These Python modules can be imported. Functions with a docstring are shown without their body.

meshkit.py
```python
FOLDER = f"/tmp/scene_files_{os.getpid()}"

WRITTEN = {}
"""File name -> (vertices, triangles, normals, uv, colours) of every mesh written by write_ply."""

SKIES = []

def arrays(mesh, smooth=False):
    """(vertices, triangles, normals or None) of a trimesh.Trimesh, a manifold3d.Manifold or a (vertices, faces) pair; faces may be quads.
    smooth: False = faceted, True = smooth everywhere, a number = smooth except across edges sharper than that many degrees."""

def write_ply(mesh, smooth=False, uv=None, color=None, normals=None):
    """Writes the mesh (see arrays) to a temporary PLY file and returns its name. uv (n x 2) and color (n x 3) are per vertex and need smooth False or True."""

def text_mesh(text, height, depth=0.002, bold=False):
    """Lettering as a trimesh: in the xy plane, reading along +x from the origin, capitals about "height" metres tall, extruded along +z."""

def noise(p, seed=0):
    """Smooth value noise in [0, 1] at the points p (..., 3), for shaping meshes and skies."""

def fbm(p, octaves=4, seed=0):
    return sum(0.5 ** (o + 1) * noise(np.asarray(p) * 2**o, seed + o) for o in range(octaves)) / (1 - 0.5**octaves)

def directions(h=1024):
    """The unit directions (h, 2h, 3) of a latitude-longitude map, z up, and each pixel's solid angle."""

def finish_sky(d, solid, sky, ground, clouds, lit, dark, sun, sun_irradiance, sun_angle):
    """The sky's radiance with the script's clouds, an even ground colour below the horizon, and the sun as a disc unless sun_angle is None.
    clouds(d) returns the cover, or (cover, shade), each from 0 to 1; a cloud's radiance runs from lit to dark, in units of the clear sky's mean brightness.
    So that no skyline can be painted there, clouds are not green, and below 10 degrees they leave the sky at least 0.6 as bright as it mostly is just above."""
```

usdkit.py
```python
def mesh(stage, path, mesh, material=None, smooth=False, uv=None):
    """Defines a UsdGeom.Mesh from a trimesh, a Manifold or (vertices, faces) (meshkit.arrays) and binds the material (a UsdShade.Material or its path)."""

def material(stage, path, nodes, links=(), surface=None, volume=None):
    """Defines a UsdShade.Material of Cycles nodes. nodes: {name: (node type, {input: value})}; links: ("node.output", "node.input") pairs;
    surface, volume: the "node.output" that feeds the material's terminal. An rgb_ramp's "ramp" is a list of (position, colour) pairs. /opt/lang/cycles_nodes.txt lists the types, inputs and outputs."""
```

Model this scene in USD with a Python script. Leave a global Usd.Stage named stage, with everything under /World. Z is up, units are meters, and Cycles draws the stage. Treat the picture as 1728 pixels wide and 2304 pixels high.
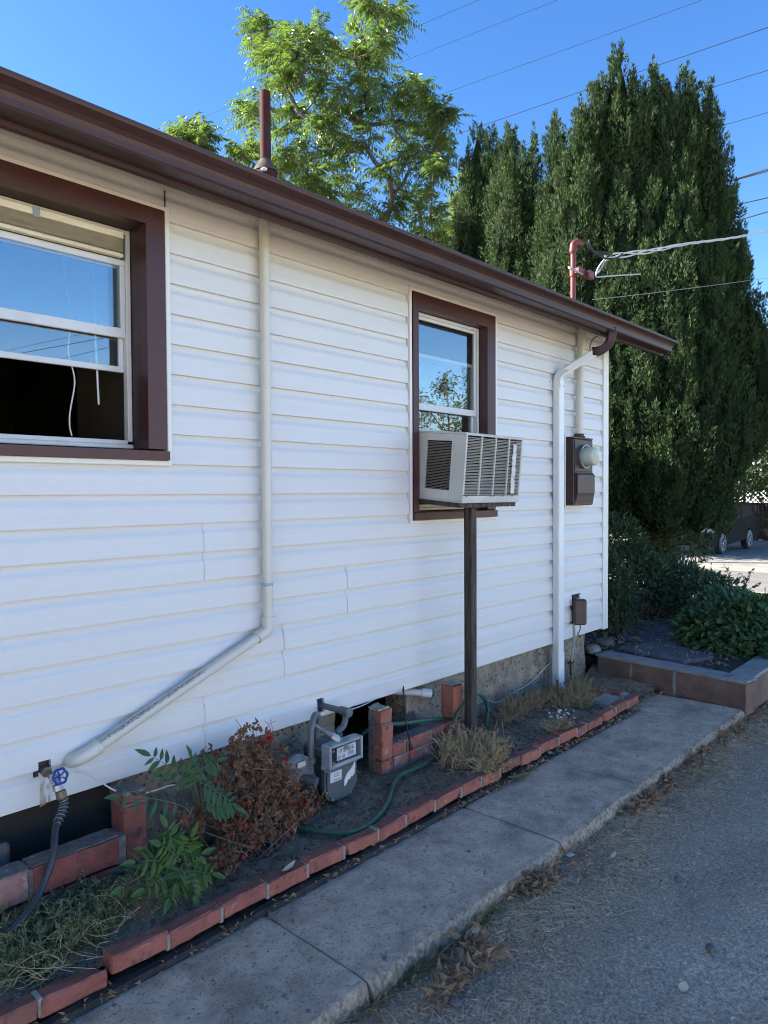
import math, random
import numpy as np, trimesh, usdkit
from meshkit import fbm, noise, text_mesh
from pxr import Usd, UsdGeom, UsdLux, UsdShade, Gf, Sdf, Vt
from shapely.geometry import LineString, Polygon, box as sbox
from shapely.affinity import translate
from scipy.interpolate import CubicSpline

stage = Usd.Stage.CreateInMemory()
UsdGeom.SetStageUpAxis(stage, UsdGeom.Tokens.z)
UsdGeom.SetStageMetersPerUnit(stage, 1.0)
UsdGeom.Xform.Define(stage, '/World')
UsdGeom.Scope.Define(stage, '/World/Looks')

# ---------------------------------------------------------------- camera, sky, sun, exposure
# x runs along the house wall (outer face y = 0, the camera stands at y < 0), z = 0 is the lower edge of the siding
EYE = np.array([0.0, -2.7227, 1.1443])
RIGHT = np.array([0.679754436, -0.733422157, -0.005083973])
UP = np.array([0.023168251, 0.014543672, 0.999625787])
FWD = np.array([0.733073761, 0.679617850, -0.026878234])
FPX, CX, CY = 1600.0, 864.0, 1152.0
cam = UsdGeom.Camera.Define(stage, '/World/camera')
cam.AddTransformOp().Set(Gf.Matrix4d(*RIGHT, 0, *UP, 0, *(-FWD), 0, *EYE, 1))
cam.CreateHorizontalApertureAttr(36.0)
cam.CreateVerticalApertureAttr(48.0)
cam.CreateFocalLengthAttr(36.0 * FPX / 1728.0)
cam.CreateClippingRangeAttr(Gf.Vec2f(0.05, 2000.0))
cam.CreateExposureAttr(EXPOSURE := 2.16)

SUN_AZ, SUN_EL = math.radians(-40.0), math.radians(32.0)     # azimuth measured from +y towards +x
sky = UsdLux.DomeLight.Define(stage, '/World/sky')
sky_m = usdkit.material(stage, '/World/Looks/sky_air', {
    'sky': ('sky_texture', {'sky_type': 'single_scattering', 'sun_disc': False, 'sun_elevation': SUN_EL, 'sun_rotation': SUN_AZ,
                            'air_density': 1.0, 'aerosol_density': 0.4, 'ozone_density': 2.2, 'altitude': 100.0}),
    'h': ('hsv', {'hue': 0.508, 'saturation': 1.30, 'value': 1.0}), 'bg': ('background_shader', {'strength': 0.072})}, [('sky.color', 'h.color'), ('h.color', 'bg.color')], surface='bg.background')
UsdShade.MaterialBindingAPI.Apply(sky.GetPrim()).Bind(sky_m)
sky.GetPrim().SetCustomDataByKey('kind', 'structure')
sun = UsdLux.DistantLight.Define(stage, '/World/sun')
sun.CreateIntensityAttr(1.25); sun.CreateAngleAttr(0.53); sun.CreateNormalizeAttr(True); sun.CreateColorAttr(Gf.Vec3f(1.0, 0.93, 0.82))
_s = np.array([math.sin(SUN_AZ) * math.cos(SUN_EL), math.cos(SUN_AZ) * math.cos(SUN_EL), math.sin(SUN_EL)])
_r = np.cross([0, 0, 1.0], _s); _r /= np.linalg.norm(_r); _u = np.cross(_s, _r)
sun.AddTransformOp().Set(Gf.Matrix4d(*_r, 0, *_u, 0, *_s, 0, 0, 0, 30, 1))

# ---------------------------------------------------------------- helpers
R = np.random.default_rng(7)
def ray(u, v): return (u - CX) / FPX * RIGHT - (v - CY) / FPX * UP + FWD          # where things of the photo stand, measured on it
def onY(u, v, y): d = ray(u, v); return EYE + d * (y - EYE[1]) / d[1]
def onZ(u, v, z): d = ray(u, v); return EYE + d * (z - EYE[2]) / d[2]
def far(u, v, dist): d = ray(u, v); return EYE + d / np.linalg.norm(d[:2]) * dist   # at a horizontal distance

used = {}
def path(name, parent=None):
    base = (parent.GetPath().pathString if parent is not None else '/World') + '/' + name
    n = used.get(base, -1) + 1; used[base] = n
    return base if n == 0 else f'{base}_{n:03d}'
def obj(name, mesh, m, parent=None, smooth=False, kind=None, label=None):
    if isinstance(mesh, list): mesh = cat(mesh)
    g = usdkit.mesh(stage, path(name, parent), mesh, m, smooth=smooth)
    p = g.GetPrim()
    if kind: p.SetCustomDataByKey('kind', kind)
    if label: p.SetCustomDataByKey('label', label)
    return p
def tag(p, label, category, group=None):
    p.SetCustomDataByKey('label', label); p.SetCustomDataByKey('category', category)
    if group: p.SetCustomDataByKey('group', group)
    return p
def thing(name, label, category, loc=(0, 0, 0), group=None):
    x = UsdGeom.Xform.Define(stage, path(name))
    return tag(x.GetPrim(), label, category, group)
def sub(name, parent):
    return UsdGeom.Xform.Define(stage, path(name, parent)).GetPrim()

def cat(ms):
    V, F, n = [], [], 0
    for m in ms:
        v, f = (m.vertices, m.faces) if hasattr(m, 'faces') else m
        v = np.asarray(v, float); f = np.asarray(f, int)
        if f.shape[1] == 4: f = np.vstack([f[:, [0, 1, 2]], f[:, [0, 2, 3]]])
        V.append(v); F.append(f + n); n += len(v)
    return np.vstack(V), np.vstack(F)
def box(x0, x1, y0, y1, z0, z1, ch=0.0):
    if ch <= 0:
        b = trimesh.creation.box([x1 - x0, y1 - y0, z1 - z0]); b.apply_translation([(x0 + x1) / 2, (y0 + y1) / 2, (z0 + z1) / 2]); return b
    P = []
    for x, sx in ((x0, 1), (x1, -1)):
        for y, sy in ((y0, 1), (y1, -1)):
            for z, sz in ((z0, 1), (z1, -1)):
                P += [(x, y + sy * ch, z + sz * ch), (x + sx * ch, y, z + sz * ch), (x + sx * ch, y + sy * ch, z)]
    return trimesh.convex.convex_hull(np.array(P))
def prism(poly, x0, x1, axis='x'):
    """A polygon extruded: axis x takes (y, z) outlines, y takes (x, z), z takes (x, y)."""
    if not isinstance(poly, Polygon): poly = Polygon(poly)
    m = trimesh.creation.extrude_polygon(poly, x1 - x0, engine='earcut')
    a = np.asarray(m.vertices).copy()
    if axis == 'x': v = np.c_[x0 + a[:, 2], a[:, 0], a[:, 1]]
    elif axis == 'y': v = np.c_[a[:, 0], x1 - a[:, 2], a[:, 1]]
    else: v = np.c_[a[:, 0], a[:, 1], x0 + a[:, 2]]
    return trimesh.Trimesh(v, m.faces, process=False)
def spline(pts, n=40):
    p = np.asarray(pts, float); t = np.r_[0, np.cumsum(np.linalg.norm(np.diff(p, axis=0), axis=1) + 1e-9)]
    return CubicSpline(t, p)(np.linspace(0, t[-1], n))
def tube(pts, r, n=10, cap=True):
    p = np.asarray(pts, float); k = len(p); r = np.broadcast_to(np.asarray(r, float), (k,))
    t = np.gradient(p, axis=0); t /= np.linalg.norm(t, axis=1, keepdims=True) + 1e-12
    a = np.cross(t[0], [0, 0, 1.0] if abs(t[0][2]) < 0.9 else [1.0, 0, 0]); a /= np.linalg.norm(a)
    A = []
    for i in range(k):
        a = a - t[i] * (a @ t[i]); a /= np.linalg.norm(a) + 1e-12; A.append(a)
    A = np.array(A); B = np.cross(t, A); th = np.arange(n) * 2 * np.pi / n
    v = (p[:, None] + r[:, None, None] * (np.cos(th)[None, :, None] * A[:, None] + np.sin(th)[None, :, None] * B[:, None])).reshape(-1, 3)
    i, j = np.meshgrid(np.arange(k - 1), np.arange(n), indexing='ij')
    f = np.stack([i * n + j, i * n + (j + 1) % n, (i + 1) * n + (j + 1) % n, (i + 1) * n + j], -1).reshape(-1, 4)
    f = np.vstack([f[:, [0, 1, 2]], f[:, [0, 2, 3]]])
    if cap:
        c0, c1 = len(v), len(v) + 1; v = np.vstack([v, p[0], p[-1]]); j = np.arange(n)
        f = np.vstack([f, np.c_[np.full(n, c0), (j + 1) % n, j], np.c_[np.full(n, c1), (k - 1) * n + j, (k - 1) * n + (j + 1) % n]])
    return v, f
def basis(d):
    d = np.asarray(d, float); d = d / np.linalg.norm(d)
    a = np.cross(d, [0, 0, 1.0] if abs(d[2]) < 0.95 else [1.0, 0, 0]); a /= np.linalg.norm(a)
    return a, np.cross(d, a), d
def lathe(prof, origin, d=(0, 0, 1), n=24):
    """prof: (radius, height along d) pairs."""
    pr = np.array(prof, float); a, b, d = basis(d); th = np.arange(n) * 2 * np.pi / n
    v = (np.asarray(origin, float) + pr[:, 1, None, None] * d + pr[:, 0, None, None] * (np.cos(th)[:, None] * a + np.sin(th)[:, None] * b)).reshape(-1, 3)
    i, j = np.meshgrid(np.arange(len(pr) - 1), np.arange(n), indexing='ij')
    f = np.stack([i * n + j, i * n + (j + 1) % n, (i + 1) * n + (j + 1) % n, (i + 1) * n + j], -1).reshape(-1, 4)
    return v, np.vstack([f[:, [0, 1, 2]], f[:, [0, 2, 3]]])
def cyl(a, b, r, n=16): return tube([a, b], r, n)
def grid(xs, ys, zf):
    X, Y = np.meshgrid(xs, ys, indexing='ij'); Z = zf(X, Y)
    v = np.stack([X, Y, Z], -1).reshape(-1, 3); nx, ny = len(xs), len(ys)
    i, j = np.meshgrid(np.arange(nx - 1), np.arange(ny - 1), indexing='ij')
    a = i * ny + j
    f = np.stack([a, a + ny, a + ny + 1, a + 1], -1).reshape(-1, 4)
    return v, np.vstack([f[:, [0, 1, 2]], f[:, [0, 2, 3]]])
def rough(mesh, amp, freq, seed=0, edge=None):
    """The mesh cut finer (to edge) and pushed about by noise."""
    v, f = (mesh.vertices, mesh.faces) if hasattr(mesh, 'faces') else mesh
    if edge: v, f = trimesh.remesh.subdivide_to_size(np.asarray(v), np.asarray(f), edge); m = trimesh.Trimesh(v, f); m.merge_vertices(); v, f = np.asarray(m.vertices), m.faces
    d = np.stack([fbm(v * freq + 31.7 * k, 3, seed + 10 * k) - 0.5 for k in range(3)], -1)
    return v + d * 2 * amp, f
def unit(a): return a / (np.linalg.norm(a, axis=-1, keepdims=True) + 1e-12)
def blades(P, D, N, L, W, curl=0.15, fold=0.12, wide=0.42):
    """Leaves as folded, curling 4-triangle blades: bases P, directions D, upper sides N, lengths L, widths W (arrays)."""
    P, D, N = np.asarray(P, float), unit(np.asarray(D, float)), np.asarray(N, float); k = len(P)
    L, W = np.broadcast_to(L, (k,))[:, None], np.broadcast_to(W, (k,))[:, None]
    S = unit(np.cross(D, N)); N = np.cross(S, D)
    mid = P + D * L * wide - N * W * fold
    lf = P + D * L * wide + S * W * 0.5 + N * W * fold; rt = P + D * L * wide - S * W * 0.5 + N * W * fold
    tip = P + D * L - N * L * curl
    v = np.stack([P, lf, mid, rt, tip], 1).reshape(-1, 3)
    f = (np.arange(k)[:, None, None] * 5 + np.array([[0, 2, 1], [0, 3, 2], [1, 2, 4], [2, 3, 4]])[None]).reshape(-1, 3)
    return v, f
def blades8(P, D, N, L, W, curl=0.15, fold=0.12):
    """As blades(), with a fuller outline of eight triangles."""
    P, D, N = np.asarray(P, float), unit(np.asarray(D, float)), np.asarray(N, float); k = len(P)
    L, W = np.broadcast_to(L, (k,))[:, None], np.broadcast_to(W, (k,))[:, None]
    S = unit(np.cross(D, N)); N = np.cross(S, D); V = [P]
    for t, w in ((.18, .36), (.45, .5), (.75, .30)):
        c = P + D * L * t - N * (L * curl * t ** 2)
        V += [c + S * W * w + N * W * fold * 2 * w, c, c - S * W * w + N * W * fold * 2 * w]
    V.append(P + D * L - N * L * curl)
    F = [[0, 2, 1], [0, 3, 2], [10, 7, 8], [10, 8, 9]]
    for a in (1, 4): F += [[a, a + 1, a + 3], [a + 1, a + 4, a + 3], [a + 1, a + 2, a + 5], [a + 1, a + 5, a + 4]]
    return np.stack(V, 1).reshape(-1, 3), (np.arange(k)[:, None, None] * 11 + np.array(F)[None]).reshape(-1, 3)
def rand_dirs(n, g=None):
    g = g or R
    return unit(g.normal(size=(n, 3)))

# ---------------------------------------------------------------- materials
def mat(name, c1, c2=None, scale=6.0, detail=5.0, rough_=0.6, bump=None, stretch=(1, 1, 1), spots=None, metallic=0.0, spec=0.5, lo=0.35, hi=0.65, coat=0.0, rvar=0.0, nr=0.6, top=None, rim=None):
    """Principled with a two-colour noise, optional spots (colour, scale, low, high) and optional noise relief (scale, strength, distance)."""
    N = {'g': ('geometry', {}), 'm': ('mapping', {'scale': stretch}), 'p': ('principled_bsdf', {'roughness': rough_, 'metallic': metallic, 'specular_ior_level': spec, 'coat_weight': coat})}
    K = [('g.position', 'm.vector')]
    N['n'] = ('noise_texture', {'scale': scale, 'detail': detail, 'roughness': nr})
    N['r'] = ('rgb_ramp', {'ramp': [(lo, c1), (hi, c2 or c1)]})
    K += [('m.vector', 'n.vector'), ('n.fac', 'r.fac')]
    out = 'r.color'
    for i, s in enumerate(spots or []):
        N[f'sn{i}'] = ('noise_texture', {'scale': s[1], 'detail': 3.0, 'roughness': 0.65})
        N[f'sm{i}'] = ('map_range', {'from_min': s[2], 'from_max': s[3], 'clamp': True})
        N[f'sx{i}'] = ('mix', {'color2': s[0]})
        K += [('m.vector', f'sn{i}.vector'), (f'sn{i}.fac', f'sm{i}.value'), (f'sm{i}.result', f'sx{i}.fac'), (out, f'sx{i}.color1')]
        out = f'sx{i}.color'
    if top:                                               # dirt settled on faces that look up
        N['tz'] = ('separate_xyz', {}); N['tm'] = ('map_range', {'from_min': 0.6, 'from_max': 0.9, 'to_max': top[1], 'clamp': True}); N['tx'] = ('mix', {'color2': top[0]})
        K += [('g.normal', 'tz.vector'), ('tz.z', 'tm.value'), ('tm.result', 'tx.fac'), (out, 'tx.color1')]; out = 'tx.color'
    if rim:                                               # worn bare aggregate along the outer edge (y from, y to, colour, colour)
        N['ry'] = ('separate_xyz', {}); N['rn'] = ('noise_texture', {'scale': 60.0, 'detail': 5.0, 'roughness': 0.7}); N['rr'] = ('rgb_ramp', {'ramp': [(0.36, rim[2]), (0.64, rim[3])]}); N['rq'] = ('noise_texture', {'scale': 16.0, 'detail': 4.0})
        N['ra'] = ('math', {'math_type': 'multiply_add', 'value2': 0.07, 'value3': -0.035}); N['rb'] = ('math', {'math_type': 'add'}); N['rm2'] = ('map_range', {'from_min': rim[0], 'from_max': rim[1], 'clamp': True}); N['rx'] = ('mix', {})
        K += [('g.position', 'ry.vector'), ('g.position', 'rn.vector'), ('rn.fac', 'rr.fac'), ('g.position', 'rq.vector'), ('rq.fac', 'ra.value1'), ('ry.y', 'rb.value1'), ('ra.value', 'rb.value2'), ('rb.value', 'rm2.value'), ('rm2.result', 'rx.fac'), (out, 'rx.color1'), ('rr.color', 'rx.color2')]; out = 'rx.color'
    K.append((out, 'p.base_color'))
    if rvar:
        N['rm'] = ('map_range', {'from_min': 0.3, 'from_max': 0.7, 'to_min': rough_ - rvar, 'to_max': rough_ + rvar, 'clamp': True})
        K += [('n.fac', 'rm.value'), ('rm.result', 'p.roughness')]
    if bump:
        N['bn'] = ('noise_texture', {'scale': bump[0], 'detail': 4.0, 'roughness': 0.6}); N['b'] = ('bump', {'strength': bump[1], 'distance': bump[2]})
        K += [('m.vector', 'bn.vector'), ('bn.fac', 'b.height'), ('b.normal', 'p.normal')]
    return usdkit.material(stage, '/World/Looks/' + name, N, K, surface='p.BSDF')
def leafmat(name, cols, back=None, trans=0.35, rough_=0.45, spec=0.4, scale=3.0):
    """Leaves: colour by island, some light through the blade."""
    k = len(cols)
    N = {'g': ('geometry', {}), 'r': ('rgb_ramp', {'ramp': [(i / max(k - 1, 1), c) for i, c in enumerate(cols)]}),
         'n': ('noise_texture', {'scale': scale, 'detail': 2.0}), 'mx': ('math', {'math_type': 'multiply_add', 'value2': 0.55, 'value3': -0.02}), 'ad': ('math', {'math_type': 'add'}),
         'nm': ('math', {'math_type': 'multiply', 'value2': 0.55}),
         'p': ('principled_bsdf', {'roughness': rough_, 'specular_ior_level': spec}), 't': ('translucent_bsdf', {}), 'h': ('hsv', {'saturation': 1.1, 'value': 1.5}), 'x': ('mix_closure', {'fac': trans})}
    K = [('g.position', 'n.vector'), ('g.random_per_island', 'mx.value1'), ('n.fac', 'nm.value1'), ('mx.value', 'ad.value1'), ('nm.value', 'ad.value2'), ('ad.value', 'r.fac'),
         ('r.color', 'p.base_color'), ('r.color', 'h.color'), ('h.color', 't.color'), ('p.BSDF', 'x.closure1'), ('t.BSDF', 'x.closure2')]
    return usdkit.material(stage, '/World/Looks/' + name, N, K, surface='x.closure')

M = {}
M['vinyl'] = mat('white_vinyl', (0.645, 0.638, 0.622), (0.675, 0.668, 0.652), 2.2, 7, 0.42, (30, 0.35, 0.0022), (0.5, 1, 30), spots=[((0.58, 0.55, 0.49), 26, 0.70, 0.80)], rvar=0.05)
M['vinyl_trim'] = mat('white_vinyl_trim', (0.71, 0.69, 0.64), (0.75, 0.73, 0.68), 2.0, 3, 0.42)
M['frieze'] = mat('white_frieze', (0.70, 0.66, 0.56), (0.76, 0.72, 0.62), 1.5, 3, 0.45, None, (0.4, 1, 6))
M['maroon'] = mat('maroon_paint', (0.052, 0.016, 0.0145), (0.072, 0.022, 0.020), 3.0, 5, 0.42, (60, 0.15, 0.002), (1, 1, 1), rvar=0.06)
M['maroon_in'] = mat('maroon_lining', (0.036, 0.015, 0.016), (0.050, 0.020, 0.021), 3.0, 5, 0.5)
M['gutter'] = mat('brown_gutter', (0.045, 0.021, 0.018), (0.058, 0.027, 0.023), 1.2, 4, 0.42, None, (0.5, 1, 2), spec=0.35, spots=[((0.085, 0.055, 0.047), 2.5, 0.58, 0.8), ((0.10, 0.075, 0.06), 40, 0.70, 0.78)])
M['fascia'] = mat('brown_fascia', (0.034, 0.014, 0.012), (0.050, 0.021, 0.018), 3.0, 5, 0.6, (30, 0.3, 0.003), (0.3, 1, 2))
M['soffit'] = mat('dark_soffit', (0.05, 0.03, 0.027), (0.07, 0.04, 0.035), 3, 4, 0.8)
M['roofing'] = mat('brown_shingle', (0.10, 0.075, 0.06), (0.15, 0.115, 0.095), 25, 6, 0.9)
M['white_paint'] = mat('chipped_white_paint', (0.54, 0.53, 0.50), (0.62, 0.61, 0.58), 8, 5, 0.5, (70, 0.3, 0.002), spots=[((0.30, 0.27, 0.23), 22, 0.66, 0.72)])
M['aluminium'] = mat('white_aluminium', (0.56, 0.57, 0.57), (0.63, 0.64, 0.64), 4, 3, 0.32)
M['beige_pipe'] = mat('beige_pipe_paint', (0.57, 0.545, 0.47), (0.62, 0.595, 0.52), 5, 4, 0.42)
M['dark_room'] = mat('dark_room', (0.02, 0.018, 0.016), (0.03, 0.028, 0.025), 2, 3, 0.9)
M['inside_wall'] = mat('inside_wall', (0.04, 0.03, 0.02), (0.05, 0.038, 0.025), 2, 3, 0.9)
def panemat(name, f0, trans, tint, rough_=0.0):
    """A pane seen through, mirroring more at a slant; the same from both of its faces."""
    return usdkit.material(stage, '/World/Looks/' + name, {
        'l': ('layer_weight', {'blend': 0.5}), 'pw': ('math', {'math_type': 'power', 'value2': 5.0}), 'mr': ('map_range', {'to_min': f0, 'to_max': 1.0}),
        't': ('transparent_bsdf', {'color': trans}), 'g': ('glossy_bsdf', {'roughness': rough_, 'color': tint}), 'x': ('mix_closure', {})},
        [('l.facing', 'pw.value1'), ('pw.value', 'mr.value'), ('mr.result', 'x.fac'), ('t.BSDF', 'x.closure1'), ('g.BSDF', 'x.closure2')], surface='x.closure')
M['glass'] = panemat('window_glass', 0.17, (0.86, 0.89, 0.88), (0.95, 0.97, 1.0))
M['blind'] = mat('yellowed_blind', (0.62, 0.53, 0.35), (0.74, 0.65, 0.46), 6, 4, 0.5, None, (1, 1, 8), spots=[((0.35, 0.27, 0.16), 9, 0.60, 0.75)])
M['cord'] = mat('white_cord', (0.62, 0.60, 0.54), None, 5, 2, 0.6)
M['concrete'] = mat('path_concrete', (0.275, 0.220, 0.160), (0.63, 0.525, 0.405), 12, 12, 0.9, (75, 1.0, 0.008), spots=[((0.13, 0.115, 0.095), 2.6, 0.52, 0.78), ((0.50, 0.45, 0.37), 150, 0.60, 0.68), ((0.095, 0.085, 0.07), 110, 0.58, 0.67), ((0.11, 0.098, 0.08), 24, 0.60, 0.74)], lo=0.3, hi=0.7, nr=0.74, rim=(-1.165, -1.196, (0.13, 0.10, 0.072), (0.40, 0.34, 0.255)))
M['foundation'] = mat('rough_foundation', (0.20, 0.172, 0.132), (0.33, 0.29, 0.225), 9, 8, 0.95, (70, 0.8, 0.012), spots=[((0.045, 0.04, 0.035), 55, 0.56, 0.64), ((0.10, 0.085, 0.06), 4.0, 0.55, 0.75)])
M['soil'] = mat('dark_soil', (0.155, 0.110, 0.074), (0.34, 0.255, 0.175), 16, 10, 1.0, (70, 1.0, 0.012), spots=[((0.34, 0.29, 0.23), 100, 0.63, 0.70)], nr=0.72, spec=0.1)
M['brick'] = mat('red_brick', (0.245, 0.076, 0.054), (0.355, 0.118, 0.086), 9, 7, 0.85, (70, 0.9, 0.006), spots=[((0.14, 0.05, 0.042), 22, 0.55, 0.70), ((0.42, 0.28, 0.23), 14, 0.62, 0.76), ((0.10, 0.075, 0.06), 5, 0.58, 0.78)], top=((0.115, 0.055, 0.045), 0.62), nr=0.7)
M['brick_b'] = mat('orange_brick', (0.27, 0.088, 0.058), (0.39, 0.138, 0.094), 11, 7, 0.85, (70, 0.9, 0.006), spots=[((0.15, 0.055, 0.045), 22, 0.56, 0.72), ((0.45, 0.31, 0.26), 16, 0.64, 0.78), ((0.11, 0.08, 0.065), 5, 0.58, 0.78)], top=((0.115, 0.055, 0.045), 0.62), nr=0.7)
M['brick_dark'] = mat('dark_brick', (0.15, 0.045, 0.036), (0.25, 0.078, 0.060), 9, 7, 0.85, (70, 0.9, 0.006), spots=[((0.09, 0.035, 0.03), 22, 0.55, 0.70), ((0.34, 0.24, 0.20), 16, 0.68, 0.78)], top=((0.08, 0.05, 0.046), 0.6), nr=0.7)
M['mortar_dirty'] = mat('dirty_mortar', (0.10, 0.088, 0.082), (0.20, 0.18, 0.165), 22, 8, 0.95, (120, 0.9, 0.006), spots=[((0.42, 0.41, 0.39), 40, 0.64, 0.70)], nr=0.7)
M['brick_dusty'] = mat('dusty_brick', (0.22, 0.10, 0.085), (0.32, 0.19, 0.165), 12, 7, 0.9, (140, 0.5, 0.003), spots=[((0.42, 0.36, 0.33), 18, 0.58, 0.72)])
M['mortar'] = mat('grey_mortar', (0.21, 0.20, 0.175), (0.34, 0.325, 0.285), 30, 8, 0.95, (150, 0.7, 0.004))
M['black_strip'] = mat('black_joint_strip', (0.012, 0.012, 0.013), (0.03, 0.03, 0.03), 18, 5, 0.75, (60, 0.5, 0.004))
M['block'] = mat('brown_block', (0.115, 0.070, 0.054), (0.180, 0.115, 0.090), 7, 7, 0.9, (120, 0.6, 0.004), spots=[((0.20, 0.18, 0.165), 5, 0.62, 0.76)])
M['cap'] = mat('grey_cap', (0.17, 0.175, 0.17), (0.27, 0.27, 0.26), 8, 8, 0.9, (120, 0.6, 0.004), spots=[((0.09, 0.09, 0.085), 5, 0.6, 0.75)])
M['asphalt'] = mat('pale_street', (0.12, 0.115, 0.105), (0.18, 0.172, 0.155), 1.2, 8, 0.95)
M['pavement'] = mat('pale_pavement', (0.18, 0.168, 0.15), (0.25, 0.235, 0.21), 2.5, 7, 0.95)
M['yard'] = mat('yard_earth', (0.05, 0.042, 0.036), (0.10, 0.088, 0.075), 6, 8, 1.0, (60, 0.8, 0.01), spots=[((0.17, 0.14, 0.10), 60, 0.66, 0.74)], spec=0.1)
M['earth'] = mat('dry_ground', (0.27, 0.235, 0.17), (0.40, 0.35, 0.26), 0.5, 8, 1.0, spec=0.1)
M['slate'] = mat('dark_slab', (0.070, 0.073, 0.078), (0.115, 0.118, 0.122), 8, 8, 0.85, (60, 0.6, 0.006))
M['driveway'] = usdkit.material(stage, '/World/Looks/gravel_drive', {
    'g': ('geometry', {}), 'n1': ('noise_texture', {'scale': 1.3, 'detail': 6.0, 'roughness': 0.6}), 'r1': ('rgb_ramp', {'ramp': [(0.33, (0.315, 0.250, 0.180)), (0.66, (0.50, 0.41, 0.305))]}),
    'n2': ('noise_texture', {'scale': 95.0, 'detail': 6.0, 'roughness': 0.7}), 'r2': ('rgb_ramp', {'ramp': [(0.33, (0.50, 0.49, 0.48)), (0.50, (0.97, 0.97, 0.97)), (0.67, (1.6, 1.6, 1.55))]}),
    'dy': ('separate_xyz', {}), 'dn': ('noise_texture', {'scale': 2.6, 'detail': 6.0, 'roughness': 0.6}), 'da': ('math', {'math_type': 'multiply_add', 'value2': 0.9, 'value3': -0.45}), 'db': ('math', {'math_type': 'add'}), 'dm': ('map_range', {'from_min': -1.75, 'from_max': -1.30, 'to_max': 0.85, 'clamp': True}), 'dx': ('mix', {'color2': (0.275, 0.200, 0.130)}),
    'mu': ('mix_color', {'blend_type': 'multiply', 'fac': 1.0, 'use_clamp': False, 'use_clamp_result': False}),
    'v': ('voronoi_texture', {'scale': 75.0}), 'vr': ('rgb_ramp', {'ramp': [(0.0, (0.75, 0.75, 0.75)), (0.55, (1.1, 1.1, 1.1)), (1.0, (0.5, 0.5, 0.5))]}), 'mu2': ('mix_color', {'blend_type': 'multiply', 'fac': 0.6, 'use_clamp': False, 'use_clamp_result': False}),
    'b1': ('bump', {'strength': 0.6, 'distance': 0.006}), 'b2': ('bump', {'strength': 0.35, 'distance': 0.006, 'invert': True}), 'p': ('principled_bsdf', {'roughness': 0.95, 'specular_ior_level': 0.2})},
    [('g.position', 'n1.vector'), ('g.position', 'n2.vector'), ('g.position', 'v.vector'), ('n1.fac', 'r1.fac'), ('n2.fac', 'r2.fac'), ('r1.color', 'dx.color1'), ('g.position', 'dy.vector'), ('g.position', 'dn.vector'), ('dn.fac', 'da.value1'), ('dy.y', 'db.value1'), ('da.value', 'db.value2'), ('db.value', 'dm.value'), ('dm.result', 'dx.fac'), ('dx.color', 'mu.a'), ('r2.color', 'mu.b'), ('v.distance', 'vr.fac'),
     ('mu.result', 'mu2.a'), ('vr.color', 'mu2.b'), ('mu2.result', 'p.base_color'), ('n2.fac', 'b1.height'), ('v.distance', 'b2.height'), ('b1.normal', 'b2.normal'), ('b2.normal', 'p.normal')], surface='p.BSDF')


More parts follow.
